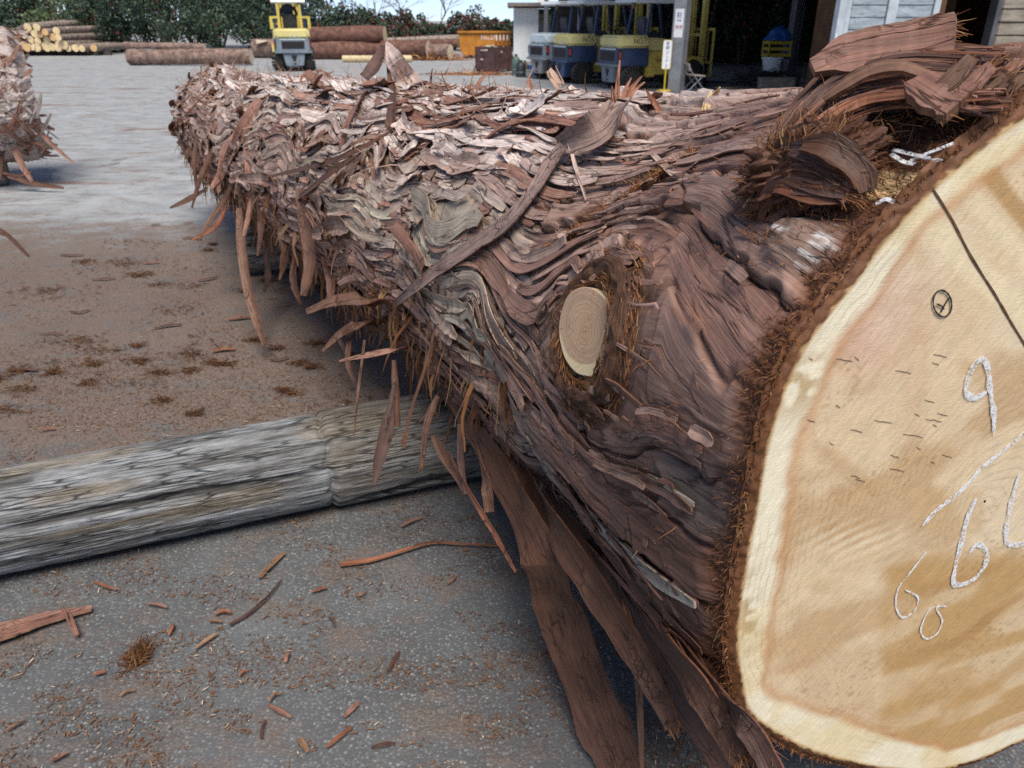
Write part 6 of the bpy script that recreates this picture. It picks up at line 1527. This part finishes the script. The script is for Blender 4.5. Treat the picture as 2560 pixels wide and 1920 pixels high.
# ---- store at the back of the shed
g = gnd(1880, 238); GX_, GY_ = g[0], g[1]
T = thing('pallet', 'low wooden pallet on the shed floor', 'pallet', (GX_ - .1, GY_ + .3, 0), .1)
for k in range(5):
    mb = MB(); mb.box((0, -.4 + .2 * k, .115), (1.1, .12, .022)); mb.build('board', mat('pallet_wood', (.22, .19, .15), .85, .2, 5), T, .003)
for k in range(3):
    mb = MB(); mb.box((-.45 + .45 * k, 0, .052), (.09, .95, .10)); mb.build('bearer', MATS['pallet_wood'], T, .003)
mb = MB(); gb = gnd(1912, 236); tagc = thing('wooden_box', 'plain light wooden box next to the pallet', 'box', (gb[0] + .22, gb[1], 0), -.05)
mb.box((0, 0, .19), (.74, .4, .30)); mb.build('body', mat('box_wood', (.34, .29, .22), .8, .18, 6, 0, .003, 30), tagc, .008)
mb = MB(); mb.box((0, 0, .352), (.76, .42, .022)); mb.build('lid', MATS['box_wood'], tagc, .004)
mb = MB(); mb.box((-.28, 0, .02), (.08, .4, .04)); mb.box((.28, 0, .02), (.08, .4, .04)); mb.build('batten', MATS['box_wood'], tagc, .004)
Yq = 20.4; xq = xat(1938, Yq, .8)
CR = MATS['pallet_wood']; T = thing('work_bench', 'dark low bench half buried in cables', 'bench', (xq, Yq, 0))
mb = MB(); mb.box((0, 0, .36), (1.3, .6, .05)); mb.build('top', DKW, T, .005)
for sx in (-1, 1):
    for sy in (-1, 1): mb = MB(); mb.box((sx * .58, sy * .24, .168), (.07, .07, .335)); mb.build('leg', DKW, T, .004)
T = thing('white_bucket', 'white plastic bucket standing under the yellow crate', 'bucket', (xq - .05, Yq, .386)); mb = MB(); mb.lathe([(.19, 0), (.24, .30), (.255, .31), (.255, .34), (.20, .345)], n=24); mb.build('body', SGW, T, 0, True)
mb = MB(); mb.lathe([(.258, .29), (.262, .30), (.262, .325), (.258, .33)], n=24); mb.build('rim', SGW, T, 0, True)
T = thing('yellow_crate', 'yellow plastic crate stacked on the white bucket', 'crate', (xq + .02, Yq, .733), .1); YCR = mat('crate_yellow', (.42, .32, .03), .5, .1, 5)
for k in range(3):
    mb = MB()
    for sx in (-1, 1): mb.box((sx * .28, 0, .04 + .14 * k), (.02, .40, .07))
    for sy in (-1, 1): mb.box((0, sy * .19, .04 + .14 * k), (.54, .02, .07))
    mb.build('rail', YCR, T, .004)
for sx in (-1, 1):
    for sy in (-1, 1): mb = MB(); mb.box((sx * .275, sy * .185, .18), (.035, .035, .36)); mb.build('corner', YCR, T, .004)
mb = MB(); mb.box((0, 0, .012), (.54, .36, .02)); mb.build('bottom', YCR, T)
# crumpled blue tarpaulin
a = np.linspace(0, 2 * np.pi, 48, endpoint=False); b = np.linspace(0, 1, 20); BB, AA2 = np.meshgrid(b, a, indexing='ij')
rr = (.02 + .34 * BB ** .7) * (1 + .3 * (vn(np.cos(AA2) * 2 + 5, np.sin(AA2) * 2 + BB * 3, 3) - .5)); zz = .30 * (1 - BB ** 1.3) - .42 * sst(BB, .8, 1) * (np.cos(AA2 - .2) > .75) + .05 * vn(AA2 * 3, BB * 6, 9)
o = link('blue_tarpaulin', raw_mesh('blue_tarpaulin', np.stack([xq + .03 + rr * np.cos(AA2), Yq + .85 * rr * np.sin(AA2), 1.08 + zz], -1), grid_faces(20, 48, True)), mat('tarp_blue', (.02, .09, .32), .4, .15, 6, 0, .01, 14)); o.modifiers.new('thickness', 'SOLIDIFY').thickness = .004
tag(o, 'crumpled blue tarpaulin heaped over the yellow crate', 'tarpaulin')
r = np.random.default_rng(9); CB = mat('cable_black', (.03, .03, .032), .6, .2, 12)
for k in range(16):
    cx, cy = xat(1890 + 70 * r.random() - 30, 19.4, .2) + .15 * r.normal(), 19.2 + .5 * r.random(); R_ = .22 + .2 * r.random(); z = .05 + .035 * k * .6; pts = []
    for j in range(31):
        an_ = j / 30 * 2 * math.pi * 1.9; pts.append((cx + R_ * math.cos(an_) * (1 + .1 * math.sin(3 * an_)), cy + .6 * R_ * math.sin(an_), max(.02, z + .05 * math.sin(2 * an_ + k) + .004 * j)))
    mb = MB(); mb.tube(pts, .012 + .006 * r.random(), 6); tag(mb.build('cable_coil', CB, None, 0, True), 'tangled black cable coil heaped on the shed floor by the bench', 'cable', 'black cable coils in the shed')

# ---- plank-clad building on the right
Yw = 13.0; k_ = CT * Yw / FPX
XW = lambda u: (u - 1280) * k_
SIDE = mat('blue_grey_boards', (.37, .43, .47), .8, .16, 2.2, 0, .004, 40, .4, (.15, .16, .17), stretch=(1, 1, 5)); FRM = mat('frame_pale', (.50, .56, .60), .7, .08, 4, 0, .001, 30, .2, (.25, .25, .25)); TANB = mat('tan_boards', (.31, .27, .21), .8, .18, 2.5, 0, .004, 40, .35, (.13, .11, .10), stretch=(1, 1, 4)); INT = mat('brown_boards', (.12, .055, .022), .8, .2, 3, 0, .003, 30)
T = thing('plank_building', 'plank-clad building with blue-grey sliding doors and a dark doorway', 'building', (XW(2092), Yw, 0)); X0 = XW(2092)
def bb(name, u0, u1, z0, z1, y0, y1, m_, par=None, bev=.004):
    mb = MB(); mb.box(((XW(u0) + XW(u1)) / 2 - X0, (y0 + y1) / 2, (z0 + z1) / 2), (XW(u1) - XW(u0), y1 - y0, z1 - z0)); return mb.build(name, m_, par or T, bev)
bb('corner_post', 2090, 2108, 0, 3.4, -.06, .12, FRM); bb('corner_post', 2110, 2122, 0, 3.4, -.03, .10, FRM)
for (u0, u1) in ((2124, 2212), (2238, 2326)):
    dr = bb('sliding_door', u0, u1, .02, 3.2, .03, .06, SIDE)
    for k in range(18): bb('door_board', u0 + .5, u1 - .5, .04 + .172 * k, .04 + .172 * k + .163, .0 + .006 * (k % 2), .029, SIDE, dr, .006)
bb('door_stile', 2213, 2237, 0, 3.3, -.03, .05, FRM); bb('door_stile', 2327, 2342, 0, 3.3, -.03, .05, FRM)
bb('door_jamb', 2343, 2356, 0, 3.3, -.02, .25, INT); bb('door_jamb', 2484, 2496, 0, 3.3, -.02, .2, STEELD)
bk = bb('inner_wall', 2340, 2500, 0, 3.3, 1.4, 1.45, INT)
for k in range(12): bb('wall_board', 2342, 2498, .05 + .26 * k, .05 + .26 * k + .25, 1.37 + .004 * (k % 2), 1.398, INT, bk, .004)
bb('inner_post', 2436, 2446, 0, 3.3, 1.1, 1.2, INT)
for k in range(18): bb('wall_board', 2500, 2760, .04 + .185 * k, .04 + .185 * k + .172, .0 + .008 * (k % 2), .06, TANB, None, .014)
bb('wall_core', 2500, 2760, 0, 3.36, .07, .2, INT); bb('back_wall', 2330, 2760, 0, 3.4, 4.9, 5.0, INT); bb('partition', 2328, 2330, 0, 3.4, .08, 4.88, INT); bb('side_wall', 2754, 2760, 0, 3.36, .21, 4.89, INT)
bb('roof', 2085, 2820, 3.42, 3.54, -.6, -.05, ROOFM)
bb('pale_stripe', 2090.5, 2094, 0.9, 1.35, -.072, -.062, FWHITE)
# turquoise rail and yellow hose
TQ = mat('turquoise_paint', (.10, .46, .46), .4, .08, 5, 0, 0, 1, .15, (.2, .3, .3))
p, q = pt(2392, 127, 8.6), pt(2760, 136, 8.4); T = thing('turquoise_rail', 'turquoise painted pipe rail in front of the plank-clad wall', 'rail', (p[0], p[1], 0)); o_ = Vector((p[0], p[1], 0))
mb = MB(); mb.tube([Vector(p) - o_, Vector(q) - o_], .030, 12); mb.build('pipe', TQ, T, 0, True)
for f in (.12, .88):
    w_ = Vector(p) * (1 - f) + Vector(q) * f - o_; mb = MB(); mb.tube([(w_.x, w_.y, 0), (w_.x, w_.y, w_.z - .028)], .022, 8); mb.lathe([(.10, 0), (.10, .02)], (w_.x, w_.y, 0), n=14); mb.build('leg', TQ, T, 0, True)
c = pt(2090, 116, 11.2); mb = MB(); mb.tube([(c[0] + .10 * math.cos(a), c[1], c[2] - .03 + .10 * math.sin(a)) for a in np.linspace(0, 2 * math.pi, 20)] + [(c[0] + .10, c[1], .4), (c[0] + .14, c[1] - .1, .02)], .022, 8)
tag(mb.build('yellow_hose', mat('hose_yellow', (.55, .38, .03), .5, .1, 8), None, 0, True), 'yellow hose looped at the corner of the plank-clad building', 'hose')
